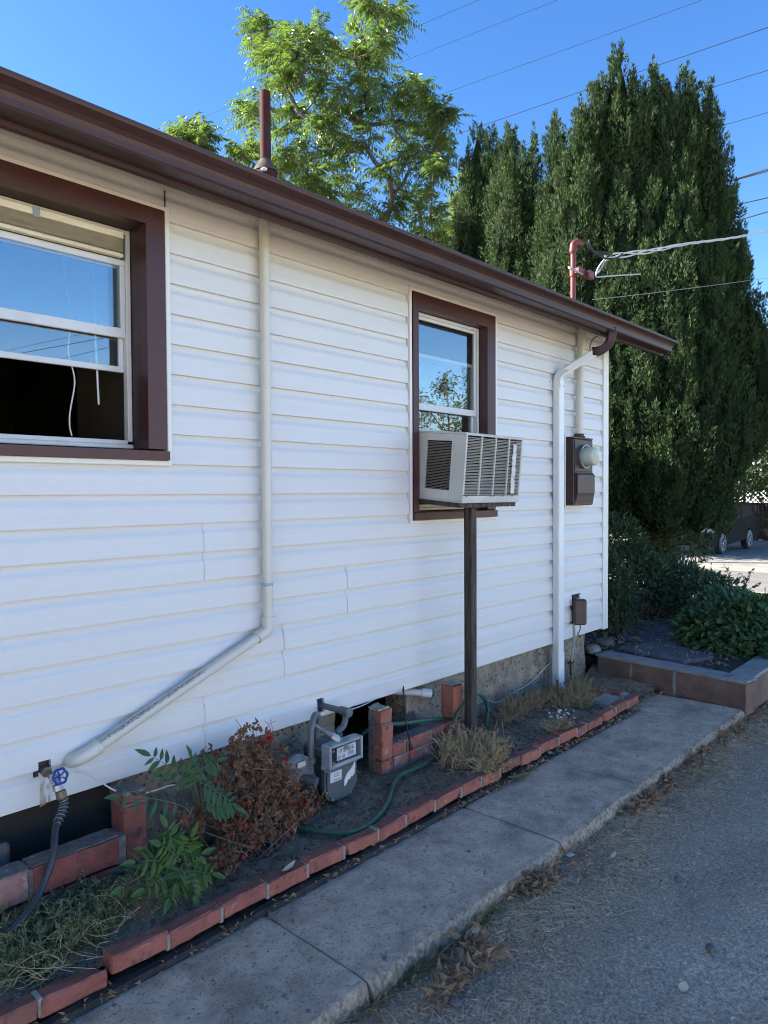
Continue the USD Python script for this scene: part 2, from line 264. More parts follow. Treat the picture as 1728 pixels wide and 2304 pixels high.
# ================================================================ THE SETTING
ZD, ZP = -0.455, -0.385            # driveway and path levels
def drive_h(X, Y):
    far_ = np.clip((X - 7) / 6, 0, 1)
    return ZD - 0.012 * (Y < -1.3) - 0.10 * far_ + 0.012 * (fbm(np.stack([X * 2.2, Y * 2.2, X * 0], -1), 3, 5) - 0.5) + 0.007 * (fbm(np.stack([X * 22, Y * 22, X * 0], -1), 3, 9) - 0.5)
xs = np.r_[np.linspace(-4, 0.6, 60), np.arange(0.62, 4.5, 0.013), np.linspace(4.52, 10.6, 160)]
ys = np.r_[np.linspace(-7, -2.55, 30), np.arange(-2.52, -1.12, 0.013)]
obj('driveway', grid(xs, ys, drive_h), M['driveway'], kind='structure', smooth=True)
def ground_h(X, Y):
    d = np.sqrt((X - 3) ** 2 + Y ** 2)
    z = -0.62 + 0 * X
    z = np.where(X > 18, -0.95 - 0.0 * X, z)
    return z - np.clip((X - 11) / 9, 0, 1) * 0.32 * (X <= 18) + 0.5 * np.clip((d - 60) / 200, 0, 4) * (fbm(np.stack([X / 60, Y / 60, X * 0], -1), 3) - 0.3)
gx = np.r_[-900, -300, -120, np.arange(-60, 61, 4.0), 120, 300, 900]
obj('ground', grid(gx, gx, ground_h), M['earth'], kind='structure', smooth=True)
# street beyond the front yard, its pale near pavement and far kerb
obj('pavement', box(10.65, 12.6, -30, 40, -0.80, -0.53, 0.01), M['pavement'], kind='structure')
obj('kerb', box(12.6, 12.78, -30, 40, -1.0, -0.535, 0.02), M['cap'], kind='structure')
obj('street', grid(np.linspace(12.75, 20.4, 12), np.linspace(-30, 40, 36), lambda X, Y: -0.72 + 0.05 * np.sin((X - 12.75) / 7.65 * np.pi) - 0.25 * (X - 12.75) / 7.65), M['asphalt'], kind='structure', smooth=True)
obj('far_kerb', box(20.3, 20.5, -30, 40, -1.1, -0.87, 0.02), M['pavement'], kind='structure')
obj('far_yard', box(20.5, 34, -30, 40, -1.3, -0.90, 0.0), mat('far_gravel', (0.16, 0.15, 0.135), (0.25, 0.235, 0.21), 3, 8, 1.0), kind='structure')

# front yard behind the block wall
def yard_h(X, Y):
    return -0.205 + 0.03 * (fbm(np.stack([X * 3, Y * 3, X * 0], -1), 4, 3) - 0.5) - 0.12 * np.clip((X - 8) / 2.5, 0, 1) + 0.02 * np.clip(Y, -1, 3)
obj('front_yard', grid(np.linspace(5.5, 10.7, 130), np.linspace(-1.08, 9, 150), yard_h), M['yard'], kind='structure', smooth=True)
obj('yard_bank', box(5.66, 10.66, -1.12, 9, -0.75, -0.27), M['yard'], kind='structure')

# concrete path: five slabs with worn edges
path_prim = UsdGeom.Xform.Define(stage, path('concrete_path')).GetPrim(); path_prim.SetCustomDataByKey('kind', 'structure')
def slab(x0, x1, y0, y1, z, seed, t=0.16):
    g = np.random.default_rng(seed); nx = max(int((x1 - x0) / 0.016), 4)
    X = np.linspace(x0, x1, nx)
    prof = [(y1 + .001, -t), (y1, -0.012), (y1 - 0.006, -0.003), (y1 - 0.02, 0.0)] + [(y, 0.0) for y in np.linspace(y1 - 0.05, y0 + 0.05, 26)] + [(y0 + 0.022, -0.002), (y0 + 0.010, -0.008), (y0 + 0.002, -0.020), (y0 - 0.003, -0.04), (y0 - 0.004, -0.065), (y0 - 0.002, -t)]
    Y = np.array([p[0] for p in prof]); Z = np.array([p[1] for p in prof])
    V = np.stack(np.broadcast_arrays(X[:, None], Y[None], (z + Z)[None]), -1).copy()
    end = np.minimum(X - x0, x1 - X); V[..., 2] -= np.where(end < 0.012, (0.012 - end) * 0.5, 0)[:, None] * (Z > -0.05)[None]
    e = fbm(np.c_[X * 9, X * 0, X * 0 + seed], 4, seed) - 0.5
    wob = np.linspace(0, 1, len(Y)) ** 6
    V[..., 1] += (e * 0.035)[:, None] * wob[None]
    q = V.reshape(-1, 3)
    n3 = fbm(q * 45, 3, seed + 3) - 0.5
    rim = (np.clip((q[:, 1] - (y0 + 0.07)) / -0.07, 0, 1))
    q[:, 1] += n3 * 0.016 * rim; q[:, 2] += (fbm(q * np.array([3, 3, 0.1]), 3, 4) - 0.5) * 0.010 + n3 * (0.002 + 0.009 * rim)
    ny = len(Y); i, j = np.meshgrid(np.arange(nx - 1), np.arange(ny - 1), indexing='ij'); a = i * ny + j
    f = np.stack([a, a + 1, a + ny + 1, a + ny], -1).reshape(-1, 4); f = np.vstack([f[:, [0, 1, 2]], f[:, [0, 2, 3]]])
    caps = []
    for row, flip in ((0, 1), (nx - 1, 0)):
        idx = row * ny + np.arange(ny); c = np.c_[np.full(ny - 2, idx[0]), idx[1:-1], idx[2:]]
        caps.append(c[:, ::-1] if flip else c)
    return q, np.vstack([f] + caps)
for k, (a, b, y1) in enumerate([(-2.5, 1.566, -0.662), (1.574, 2.778, -0.664), (2.783, 3.600, -0.668), (3.603, 4.845, -0.662), (4.851, 5.335, -0.50)]):
    obj('slab', slab(a, b, -1.196 - 0.004 * k, y1, ZP - 0.003 * (k % 2), 40 + k), M['concrete'], path_prim, smooth=40)

# planting bed soil between the bricks and the house, hollowed inside the brick wells
def bed_h(X, Y):
    z = -0.338 - 0.012 * np.clip((X - 2) / 3, 0, 1) + 0.03 * (fbm(np.stack([X * 5, Y * 5, X * 0], -1), 4, 21) - 0.5) + 0.022 * (fbm(np.stack([X * 40, Y * 40, X * 0], -1), 3, 22) - 0.5)
    z = z + 0.06 * np.clip((1.55 - X) / 0.3, 0, 1) * np.clip((Y + 0.52) / 0.25, 0, 1) * (Y < -0.1)
    pit = np.clip((Y + 0.16) / 0.05, 0, 1)
    z = z - pit * (0.05 * ((X > 2.74) & (X < 3.3)) + 0.03 * (X < 1.25))
    return np.where(Y > 0.12, -0.42 + 0 * X, z)
xs = np.r_[np.linspace(-2, 0.7, 40), np.arange(0.72, 5.42, 0.012)]
ys = np.r_[np.arange(-0.59, 0.14, 0.012), 0.3, 1.0, 2.5]
obj('garden_soil', grid(xs, ys, bed_h), M['soil'], kind='structure', smooth=True)
def gap_h(X, Y): return -0.402 + 0.016 * (fbm(np.stack([X * 14, Y * 14, X * 0], -1), 4, 31) - 0.5) + 0.10 * np.clip((X - 5.30) / 0.25, 0, 1) * np.clip((Y + .45) / .3, 0, 1)
obj('gap_earth', [grid(np.linspace(-1, 4.8, 240), np.linspace(-0.71, -0.56, 10), gap_h), grid(np.linspace(4.802, 5.62, 50), np.linspace(-0.71, 0.03, 50), gap_h)], M['soil'], kind='structure', smooth=True)
# crumbs of earth and small stones lying on the bed
def crumbs(n, x0, x1, y0, y1, hf, s0, s1, seed, flat=0.7):
    g = np.random.default_rng(seed); base = trimesh.creation.icosahedron(); bv, bf = np.asarray(base.vertices), np.asarray(base.faces)
    X, Y = g.uniform(x0, x1, n), g.uniform(y0, y1, n); s = s0 * (s1 / s0) ** (g.random(n) ** 2.2)
    V = bv[None] * (1 + g.uniform(-0.3, 0.3, (n, 12, 1))) * s[:, None, None] * np.stack([g.uniform(.7, 1.3, n), g.uniform(.7, 1.3, n), np.full(n, flat)], -1)[:, None]
    V += np.stack([X, Y, hf(X, Y) + s * 0.25], -1)[:, None]
    return V.reshape(-1, 3), (np.arange(n)[:, None, None] * 12 + bf[None]).reshape(-1, 3)
M['crumb'] = mat('earth_crumb', (0.08, 0.065, 0.052), (0.22, 0.18, 0.145), 30, 3, 1.0, spec=0.1)
obj('soil_crumbs', crumbs(7000, 0.7, 5.2, -0.63, -0.0, bed_h, 0.0022, 0.010, 3), M['crumb'], kind='stuff')
M['pebble'] = mat('drive_pebble', (0.16, 0.15, 0.13), (0.36, 0.34, 0.30), 25, 3, 0.9)
obj('drive_gravel', crumbs(16000, 0.9, 5.5, -2.45, -1.2, drive_h, 0.0018, 0.008, 4), M['pebble'], kind='stuff')

# ================================================================ THE HOUSE
C = 0.127
house = thing('house', 'single-storey house with white lap siding, maroon window trim and brown gutter', 'house')
W1 = (0.28, 1.597, 0.962 + 0.30, 2.338)        # cut-outs for the windows (x0, x1, z0, z1), channel included
W2 = (3.128, 4.030, 0.962, 2.338)
HOLES = [W1, W2, (1.033, 1.079, 0.113, 0.158), (1.020, 1.040, 0.100, 0.128), (2.405, 2.452, 0.020, 0.091), (5.080, 5.205, 0.115, 0.330)]
TOP = 2.418
def course(k):
    z = k * C
    return [(-0.0012, z), (-0.0212, z), (-0.0222, z + 0.005), (-0.0203, z + 0.045), (-0.0185, z + 0.078), (-0.0150, z + 0.087), (-0.0095, z + 0.096), (-0.0058, z + 0.106), (-0.0035, z + C - 0.0001), (-0.0012, z + C - 0.0001)]
PROF = [Polygon(course(k)) for k in range(20)]
wall = obj('wall', [box(-4, W1[0] + .03, 0.0, 0.11, -0.01, 2.53), box(W1[0] + .03, W1[1] - .03, 0.0, 0.11, -0.01, W1[2] + .02), box(W1[0] + .03, W1[1] - .03, 0.0, 0.11, W1[3] - .02, 2.53), box(W1[1] - .03, W2[0] + .03, 0.0, 0.11, -0.01, 2.53),
                    box(W2[0] + .03, W2[1] - .03, 0.0, 0.11, -0.01, W2[2] + .02), box(W2[0] + .03, W2[1] - .03, 0.0, 0.11, W2[3] - .02, 2.53), box(W2[1] - .03, 5.655, 0.0, 0.11, -0.01, 2.53),
                    box(5.545, 5.655, 0.11, 6.9, -0.01, 2.44), box(-4.0, -3.89, 0.11, 6.9, -0.01, 2.44), box(-4, 5.655, 6.9, 7.0, -0.01, 2.44)], M['soffit'], house)
def siding():
    joints = {0: [1.765], 1: [2.213], 2: [2.645], 3: [1.770], 9: [1.578, 3.993]}
    for j in range(10):
        ks = (2 * j, 2 * j + 1)
        edges = [-4.0] + joints.get(j, []) + [5.61]
        for s, (xa, xb) in enumerate(zip(edges[:-1], edges[1:])):
            dy, dz = -0.0028 * s, 0.0004 * s                # a panel further along laps over the end of the one before
            a = xa - (0.02 if s else 0); cuts = sorted({a, xb} | ({xa + 0.001} if s else set()) | {x for h in HOLES for x in h[:2] if a < x < xb})
            group = []
            def flush():
                if group: obj('siding_panel', cat(group), M['vinyl'], wall); group.clear()
            for c0, c1 in zip(cuts[:-1], cuts[1:]):
                if c1 - c0 < 1e-4: continue
                hs = [h for h in HOLES if h[0] <= c0 + 1e-6 and h[1] >= c1 - 1e-6]
                found = False
                for k in ks:
                    if k > 18: continue
                    pg = PROF[k].intersection(sbox(-1, -1, 1, TOP))
                    if s and c1 <= xa + 0.0011: pg = pg.difference(translate(pg, 0.0013, 0))     # the lapping end is an open shell
                    for h in hs: pg = pg.difference(sbox(-1, h[2], 1, h[3]))
                    for q in getattr(pg, 'geoms', [pg]):
                        if q.is_empty or q.area < 1e-7: continue
                        m = prism(q, c0, c1); m.apply_translation([0, dy, dz]); group.append(m); found = True
                if not found: flush()
            flush()
siding()
# stepped frieze under the eave, corner post
obj('frieze', prism([(0.0, TOP - 0.012), (-0.0300, TOP - 0.012), (-0.0300, TOP + 0.006), (-0.022, TOP + 0.010), (-0.022, TOP + 0.036), (-0.033, TOP + 0.044), (-0.033, TOP + 0.060), (-0.024, TOP + 0.066), (-0.024, 2.518), (0.0, 2.520)], -4, 5.66), M['frieze'], house)
obj('corner_post', [box(5.598, 5.690, -0.031, 0.0, -0.012, 2.50, 0.002), box(5.6555, 5.692, 0.0, 0.09, -0.012, 2.50, 0.002)], M['vinyl_trim'], house)
for x, z in ((1.578, 2.345), (3.993, 2.345)):
    pass
# eave: soffit, fascia, gutter
GX0, GX1 = -4.3, 6.10
obj('soffit', prism([(-0.286, 2.424), (-0.286, 2.434), (-0.03, 2.519), (-0.03, 2.509)], -4.3, 6.02), M['soffit'], house)
obj('fascia', [box(-4.3, 6.13, -0.315, -0.287, 2.303, 2.425, 0.002)], M['fascia'], house)
gp = [(-0.318, 2.322), (-0.395, 2.322), (-0.403, 2.328), (-0.403, 2.338), (-0.397, 2.341), (-0.398, 2.352), (-0.404, 2.366), (-0.417, 2.378), (-0.437, 2.386), (-0.449, 2.390), (-0.452, 2.396), (-0.452, 2.404), (-0.446, 2.408), (-0.436, 2.406)]
gut = LineString([(-0.3200, 2.412)] + [(-0.3200, 2.3235)] + gp).buffer(0.0016, cap_style=2, join_style=2)
endcap = Polygon(gp[:-2] + [(-0.437, 2.402), (-0.318, 2.402)]).buffer(0)
if endcap.geom_type != 'Polygon': endcap = max(endcap.geoms, key=lambda g: g.area)
gutter = obj('gutter', [prism(gut, GX0, 2.2), prism(gut, 2.2005, GX1)], M['gutter'], house)
obj('gutter_end', prism(endcap.buffer(0.0015), GX1 - 0.001, GX1 + 0.0025), M['gutter'], gutter)
obj('gutter_seam', prism(endcap.buffer(0.0018).difference(endcap.buffer(-0.001)), 2.18, 2.215), M['gutter'], gutter)
rp = [(-0.375, 2.408), (-0.375, 2.424), (3.2, 3.62), (6.95 + .4, 2.40), (7.35, 2.384), (3.2, 3.60)]
obj('roof', prism([(-0.375, 2.409), (3.2, 3.603), (7.35, 2.384), (7.35, 2.40), (3.2, 3.62), (-0.375, 2.425)], -4.3, 6.02), M['roofing'], house)
obj('gable_end', prism([(-0.26, 2.44), (7.2, 2.40), (3.2, 3.58)], 5.56, 5.65), M['vinyl'], house)
obj('gable_end', prism([(-0.26, 2.44), (7.2, 2.40), (3.2, 3.58)], -3.99, -3.9), M['vinyl'], house)
# foundation with two vent openings, and the crawl space behind
f0 = rough(box(-4, 0.28, 0.035, 0.19, -0.8, -0.011), 0.010, 9, 3, 0.12)
f1 = rough(box(1.37, 2.575, 0.030, 0.19, -0.8, -0.011), 0.013, 8, 4, 0.045)
f2 = rough(box(3.16, 5.40, 0.030, 0.19, -0.8, -0.011), 0.016, 6, 5, 0.045)
for k, f in enumerate((f0, f1, f2)): obj('foundation', f, M['foundation'], house, smooth=50)
obj('foundation', [box(5.25, 5.38, 0.2, 6.9, -0.8, -0.02), box(-3.95, 5.38, 6.75, 6.9, -0.8, -0.02), box(-3.95, -3.8, 0.2, 6.7, -0.8, -0.02)], M['foundation'], house)
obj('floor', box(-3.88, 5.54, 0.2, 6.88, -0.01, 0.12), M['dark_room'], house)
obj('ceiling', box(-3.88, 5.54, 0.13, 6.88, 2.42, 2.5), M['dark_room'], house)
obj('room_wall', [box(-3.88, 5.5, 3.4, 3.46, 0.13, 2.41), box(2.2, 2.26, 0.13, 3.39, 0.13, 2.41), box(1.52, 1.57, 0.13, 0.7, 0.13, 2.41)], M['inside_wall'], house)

# windows: maroon casing with lining, white frame, sashes and panes, white channel round it
def window(x0, x1, z0, z1, cl, cr, ct, sill, yf, rails, channel):
    w = sub('window', house)
    yo, yi = -0.036, 0.012
    xi0, xi1, zi0, zi1 = x0 + cl, x1 - cr, z0 + sill, z1 - ct
    obj('casing', prism([(xi0 - .0, zi1), (xi1, zi1), (x1, z1), (x0, z1)], yo, yi, 'y'), M['maroon'], w)
    obj('casing', prism([(x0, zi0 - .004), (xi0 - .0005, zi0 - .004), (xi0 - .0005, zi1 - .0006), (x0, z1 - .0009)], yo + .0005, yi, 'y'), M['maroon'], w)
    obj('casing', prism([(xi1 + .0005, zi0 - .004), (x1, zi0 - .004), (x1, z1 - .0009), (xi1 + .0005, zi1 - .0006)], yo + .0005, yi, 'y'), M['maroon'], w)
    obj('sill', prism([(yo - .012, z0), (yo - .012, zi0 - .012), (yf + .05, zi0), (yf + .05, z0 - .0)], x0 - .004, x1 + .004), M['maroon'], w)
    obj('lining', [box(xi0 - .02, xi0 - .001, yi, yf + .05, zi0, zi1 + .02), box(xi1 + .001, xi1 + .02, yi, yf + .05, zi0, zi1 + .02), box(xi0 - .001, xi1 + .001, yi, yf + .05, zi1 + .001, zi1 + .02)], M['maroon_in'], w)
    t = 0.021
    obj('frame', [box(xi0 + .001, xi0 + t, yf - .004, yf + .03, zi0 + .03, zi1 - .001, .002), box(xi1 - t, xi1 - .001, yf - .004, yf + .03, zi0 + .03, zi1 - .001, .002), box(xi0 + t, xi1 - t, yf - .003, yf + .03, zi1 - .020, zi1 - .001, .002)], M['white_paint'], w)
    obj('frame_sill', [box(xi0 + .001, xi1 - .001, yf - .012, yf + .04, zi0 + .001, zi0 + .018, .003), box(xi0 + t, xi1 - t, yf - .002, yf + .034, zi0 + .019, zi0 + .036, .002)], M['white_paint'], w)
    a, b = xi0 + t + .001, xi1 - t - .001
    for (zl, zh, yy, rb, rt) in rails:                      # each sash: bottom and top z, depth, heights of its bottom and top rail
        s = obj('sash', [box(a, b, yy, yy + .018, zl, zl + rb, .002), box(a, b, yy, yy + .018, zh - rt, zh, .002), box(a, a + .020, yy + .0005, yy + .0175, zl + rb, zh - rt, .002), box(b - .020, b, yy + .0005, yy + .0175, zl + rb, zh - rt, .002)], M['aluminium'], w)
        obj('pane', box(a + .018, b - .018, yy + .0075, yy + .0105, zl + rb - .003, zh - rt + .003), M['glass'], w)
    c0, c1, d0, d1 = channel
    yc = -0.0306
    obj('channel', [box(c0, x0 - .0045, yc, -.001, d0, d1, .002), box(x1 + .0045, c1, yc, -.001, d0, d1, .002), box(x0 - .0045, x1 + .0045, yc, -.001, d0, z0 - .001, .002), box(x0 - .0045, x1 + .0045, yc, -.001, z1 + .001, d1, .002)], M['vinyl_trim'], w)
    return w
window(0.31, 1.570, 1.284, 2.316, 0.085, 0.085, 0.073, 0.050, 0.098, [(1.795, 2.118, 0.100, 0.040, 0.026), (1.655, 2.105, 0.121, 0.024, 0.020)], (0.283, 1.596, 1.262, 2.336))
window(3.156, 4.000, 0.982, 2.312, 0.050, 0.094, 0.086, 0.055, 0.036, [(1.645, 2.205, 0.040, 0.040, 0.018), (1.515, 1.99, 0.061, 0.020, 0.022)], (3.131, 4.028, 0.963, 2.335))
obj('trim_split', box(1.577, 1.5785, -0.0312, -0.020, 2.338, 2.405), M['soffit'], house)

# ================================================================ THINGS ON THE HOUSE
M['grey_metal'] = mat('galvanised', (0.30, 0.31, 0.32), (0.38, 0.39, 0.40), 20, 5, 0.4, metallic=0.6)
M['dark_metal'] = mat('dark_metal', (0.02, 0.02, 0.02), (0.04, 0.04, 0.04), 10, 3, 0.5, metallic=0.3)
M['rust'] = mat('rusty_steel', (0.055, 0.030, 0.020), (0.11, 0.055, 0.03), 30, 6, 0.85)

# mini blind raised at the top of the near window
bl = thing('window_blind', 'yellowed mini blind raised in a bunch behind the left window glass', 'blind')
obj('head_rail', box(0.43, 1.445, 0.070, 0.094, 2.195, 2.222, .002), M['blind'], bl)
obj('bracket', box(1.085, 1.11, 0.066, 0.0695, 2.19, 2.226), M['grey_metal'], bl)
for k in range(15):
    z = 2.190 - k * 0.0035; a = R.uniform(-.003, .003)
    obj('slat', prism([(0.068, z), (0.081, z + .0018), (0.094, z), (0.094, z - .0008), (0.081, z + .001), (0.068, z - .0008)], 0.44 + a, 1.440 + a), M['blind'], bl)
obj('bottom_rail', box(0.44, 1.442, 0.068, 0.095, 2.118, 2.134, .003), M['blind'], bl)
obj('pull_cord', tube(spline([(1.235, .146, 2.13), (1.238, .140, 1.95), (1.246, .138, 1.80), (1.240, .14, 1.70), (1.262, .142, 1.62), (1.258, .144, 1.55), (1.245, .146, 1.48), (1.250, .146, 1.38)], 40), 0.0030, 6), M['cord'], bl)
obj('tilt_wand', tube([(1.348, .146, 2.13), (1.352, .144, 1.8), (1.362, .143, 1.515)], 0.0042, 6), M['aluminium'], bl)

# grey-beige drain pipe that comes down the wall and slants off to the left
dp = thing('drain_pipe', 'beige plastic drain pipe running down the siding and slanting left', 'pipe')
ax = onY(602.5, 1400, -.055)[0]; yp = -0.056
pt0 = np.array([ax, yp, 2.505]); pt1 = np.array([ax, yp, 0.545]); e2 = onY(575, 1436, yp); low = onY(205, 1690, yp)
rp_ = 0.0245
obj('vertical_pipe', tube([pt0, [ax, yp, 1.5], pt1], rp_, 20), M['beige_pipe'], dp, smooth=40)
dirv = unit(low - np.array([ax, yp, 0.50])); corner = np.array([ax, yp, 0.503])
arc = [corner + [0, 0, .055], corner + [0, 0, .028], corner + [0.0, 0, .008] + dirv * .006, corner + dirv * .03, corner + dirv * .065]
obj('elbow', tube(spline(arc, 14), 0.0295, 20), M['beige_pipe'], dp, smooth=40)
obj('collar', [tube([corner + [0, 0, .050], corner + [0, 0, .064]], 0.0310, 20), tube([corner + dirv * .056, corner + dirv * .070], 0.0310, 20)], M['beige_pipe'], dp, smooth=40)
M['scuffed_pipe'] = mat('scuffed_pipe_paint', (0.57, 0.545, 0.47), (0.62, 0.595, 0.52), 5, 4, 0.42)
# the slanting length has flaking paint along its upper side
def scuffed():
    up = np.cross(dirv, [0, -1.0, 0]); up = up if up[2] > 0 else -up
    nv = (up * 0.75 + np.array([0, -0.62, 0]));  c = corner
    N = {'g': ('geometry', {}), 'dot': ('vector_math', {'math_type': 'dot_product', 'vector2': tuple(unit(nv))}), 'm1': ('map_range', {'from_min': 0.80, 'from_max': 0.98, 'to_min': 0.0, 'to_max': 0.30, 'clamp': True}),
         'map': ('mapping', {'scale': (55, 55, 120)}), 'n': ('noise_texture', {'scale': 3.2, 'detail': 4.0, 'roughness': 0.7}), 'n2': ('noise_texture', {'scale': 6.0, 'detail': 2.0}), 'a0': ('math', {'math_type': 'multiply_add', 'value2': 0.25, 'value3': -0.14}),
         'sx': ('separate_xyz', {}), 'mx': ('map_range', {'from_min': float(low[0] + .1), 'from_max': float(c[0] - .22), 'to_min': 1.0, 'to_max': 1.0}), 'm3': ('map_range', {'from_min': 1.70, 'from_max': 1.86, 'to_min': 0.0, 'to_max': 0.5, 'clamp': True}),
         'a1': ('math', {'math_type': 'add'}), 'a2': ('math', {'math_type': 'add'}), 'a3': ('math', {'math_type': 'subtract'}), 'm2': ('map_range', {'from_min': 0.72, 'from_max': 0.86, 'clamp': True}),
         'x': ('mix', {'color1': (0.58, 0.555, 0.48), 'color2': (0.13, 0.125, 0.12)}), 'p': ('principled_bsdf', {'roughness': 0.5})}
    K = [('g.normal', 'dot.vector1'), ('dot.value', 'm1.value'), ('g.position', 'map.vector'), ('map.vector', 'n.vector'), ('g.position', 'n2.vector'), ('n2.fac', 'a0.value1'), ('n.fac', 'a1.value1'), ('m1.result', 'a1.value2'),
         ('a1.value', 'a2.value1'), ('a0.value', 'a2.value2'), ('g.position', 'sx.vector'), ('sx.x', 'm3.value'), ('a2.value', 'a3.value1'), ('m3.result', 'a3.value2'), ('a3.value', 'm2.value'), ('m2.result', 'x.fac'), ('x.color', 'p.base_color')]
    return usdkit.material(stage, '/World/Looks/flaking_pipe_paint', N, K, surface='p.BSDF')
obj('slanting_pipe', tube([corner + dirv * .05, (corner + low) / 2, low], rp_, 20), scuffed(), dp, smooth=True, label='slanting length with flaked dark paint on its upper side')
out = low + dirv * .05
obj('outlet_elbow', tube(spline([low - dirv * .03, low + dirv * .010, low + dirv * .045 + [0, .006, .002], low + dirv * .070 + [-.004, .035, .0]], 12), np.r_[np.full(9, .0295), .029, .028, .026], 20), M['beige_pipe'], dp, smooth=40)
obj('collar', tube([low - dirv * .034, low - dirv * .022], 0.0312, 20), M['beige_pipe'], dp, smooth=40)
zb = onY(602, 1315, yp)[2]
obj('bare_band', tube([[ax, yp, zb - .006], [ax, yp, zb + .010]], rp_ + .0012, 20), mat('chipped_band', (0.45, 0.5, 0.55), (0.2, 0.25, 0.3), 90, 4, 0.5), dp, smooth=40)

# rectangular white downspout with its brown elbow under the gutter
ds = thing('downspout', 'white ribbed downspout with brown elbow near the far house corner', 'downspout')
sx0, sx1, sy0, sy1 = 4.770, 4.846, -0.081, -0.025
def rect_sweep(pts, wv, hv, w, h, n=24):
    """A rectangular tube along pts: w along wv (fixed), h across; corners softened."""
    p = spline(pts, n); t = unit(np.gradient(p, axis=0)); wv = np.asarray(wv, float)
    A = unit(wv - t * (t @ wv)[:, None]); B = np.cross(t, A); ch = 0.006
    ring = [(-w / 2 + ch, -h / 2), (w / 2 - ch, -h / 2), (w / 2, -h / 2 + ch), (w / 2, h / 2 - ch), (w / 2 - ch, h / 2), (-w / 2 + ch, h / 2), (-w / 2, h / 2 - ch), (-w / 2, -h / 2 + ch)]
    k = len(ring); v = np.concatenate([(p[:, None] + a * A[:, None] + b * B[:, None]) for a, b in ring], 1).reshape(-1, 3)
    i, j = np.meshgrid(np.arange(n - 1), np.arange(k), indexing='ij')
    f = np.stack([i * k + j, i * k + (j + 1) % k, (i + 1) * k + (j + 1) % k, (i + 1) * k + j], -1).reshape(-1, 4)
    return v, np.vstack([f[:, [0, 1, 2]], f[:, [0, 2, 3]]])
cxs, cys = (sx0 + sx1) / 2, (sy0 + sy1) / 2
M['downspout'] = mat('white_downspout', (0.70, 0.71, 0.70), (0.76, 0.77, 0.76), 3, 4, 0.35)
obj('pipe', box(sx0, sx1, sy0, sy1, -0.09, 1.975, .006), M['downspout'], ds)
obj('flutes', [box(sx0 - .0012, sx0 + .001, sy0 + .012 + k * .012, sy0 + .017 + k * .012, -0.30, -0.085) for k in range(4)] + [box(sx0 + .010 + k * .014, sx0 + .016 + k * .014, sy0 - .0012 - .003, sy0 + .001, -0.30, -0.1) for k in range(0)], M['grey_metal'], ds)
obj('lower_pipe', box(sx0 - .003, sx1 + .003, sy0 - .003, sy1 + .003, -0.345, -0.060, .006), M['downspout'], ds)
p_out = np.array([5.020, -0.362, 2.325])
elb_end = np.array([cxs + .165, -0.262, 2.185])
obj('slanting_pipe', rect_sweep([elb_end + (0.03, -0.03, .02), (elb_end + [cxs + .03, cys - .01, 2.03]) / 2 + [.0, .0, .0], [cxs + .035, cys - .02, 2.035]], (0.75, 0.6, 0), 0, .074, .056, 16), M['downspout'], ds)
obj('wall_elbow', rect_sweep([[cxs + .075, cys - .050, 2.064], [cxs + .03, cys - .022, 2.030], [cxs + .006, cys - .003, 1.995], [cxs, cys, 1.95], [cxs, cys, 1.92]], (1, 0.15, 0), 0, .079, .060, 26), M['downspout'], ds)
ribs = []
for t in np.linspace(0.12, 0.62, 9):
    q = spline([[cxs + .075, cys - .050, 2.064], [cxs + .03, cys - .022, 2.030], [cxs + .006, cys - .003, 1.995], [cxs, cys, 1.95], [cxs, cys, 1.92]], 101); i = int(t * 100)
    ribs.append(rect_sweep([q[i], q[i + 1], q[i + 2]], (1, 0.15, 0), 0, .0815, .0625, 3))
obj('elbow_crimps', ribs, M['downspout'], ds)
gpts = [p_out + [0, 0, .02], p_out + [0, 0, -.05], p_out + [-.012, .020, -.100], p_out + [-.045, .058, -.135], elb_end]
obj('gutter_elbow', rect_sweep(gpts, (0.75, 0.6, 0), 0, .078, .060, 30), M['gutter'], ds, label='brown elbow under the gutter')
q = spline(gpts, 101)
obj('elbow_crimps', [rect_sweep([q[i], q[i + 1], q[i + 2]], (0.75, 0.6, 0), 0, .0805, .0625, 3) for i in range(30, 92, 7)], M['gutter'], ds)
obj('strap', tube(spline([(4.755, -.012, 1.99), (4.735, -.02, 1.965), (4.750, -.012, 1.935)], 10), .0022, 6), M['dark_metal'], ds)
obj('strap', tube(spline([p_out + (-.05, .08, -.03), p_out + (-.085, .10, -.055), p_out + (-.09, .12, -.10), p_out + (-.055, .13, -.13)], 14), .004, 6), M['dark_metal'], ds)
obj('screw', cyl([cxs + .022, sy0 + .001, 1.935], [cxs + .022, sy0 - .003, 1.935], .004, 8), M['dark_metal'], ds)

# window air conditioner
ac = thing('air_conditioner', 'old white window air conditioner with louvred sides on a wooden post', 'air conditioner')
M['ac_white'] = mat('ac_enamel', (0.43, 0.42, 0.38), (0.52, 0.51, 0.47), 5, 5, 0.4, spots=[((0.16, 0.08, 0.04), 24, 0.70, 0.74), ((0.50, 0.47, 0.40), 6, 0.55, 0.8)])
M['ac_fin'] = mat('ac_grille', (0.44, 0.42, 0.36), (0.54, 0.52, 0.45), 9, 5, 0.5, spots=[((0.25, 0.2, 0.15), 30, 0.68, 0.76)])
M['ac_coil'] = mat('ac_dirty_coil', (0.012, 0.011, 0.010), (0.05, 0.04, 0.03), 40, 5, 0.9)
ca, sa = math.cos(math.radians(5.0)), math.sin(math.radians(5.0)); ACO = np.array([3.212, 0.0, 1.112])
def ac_put(m):
    v, f = (m.vertices, m.faces) if hasattr(m, 'faces') else m
    v = np.asarray(v, float)
    return np.stack([v[:, 0], v[:, 1] * ca - v[:, 2] * sa, v[:, 1] * sa + v[:, 2] * ca], -1) + ACO, f
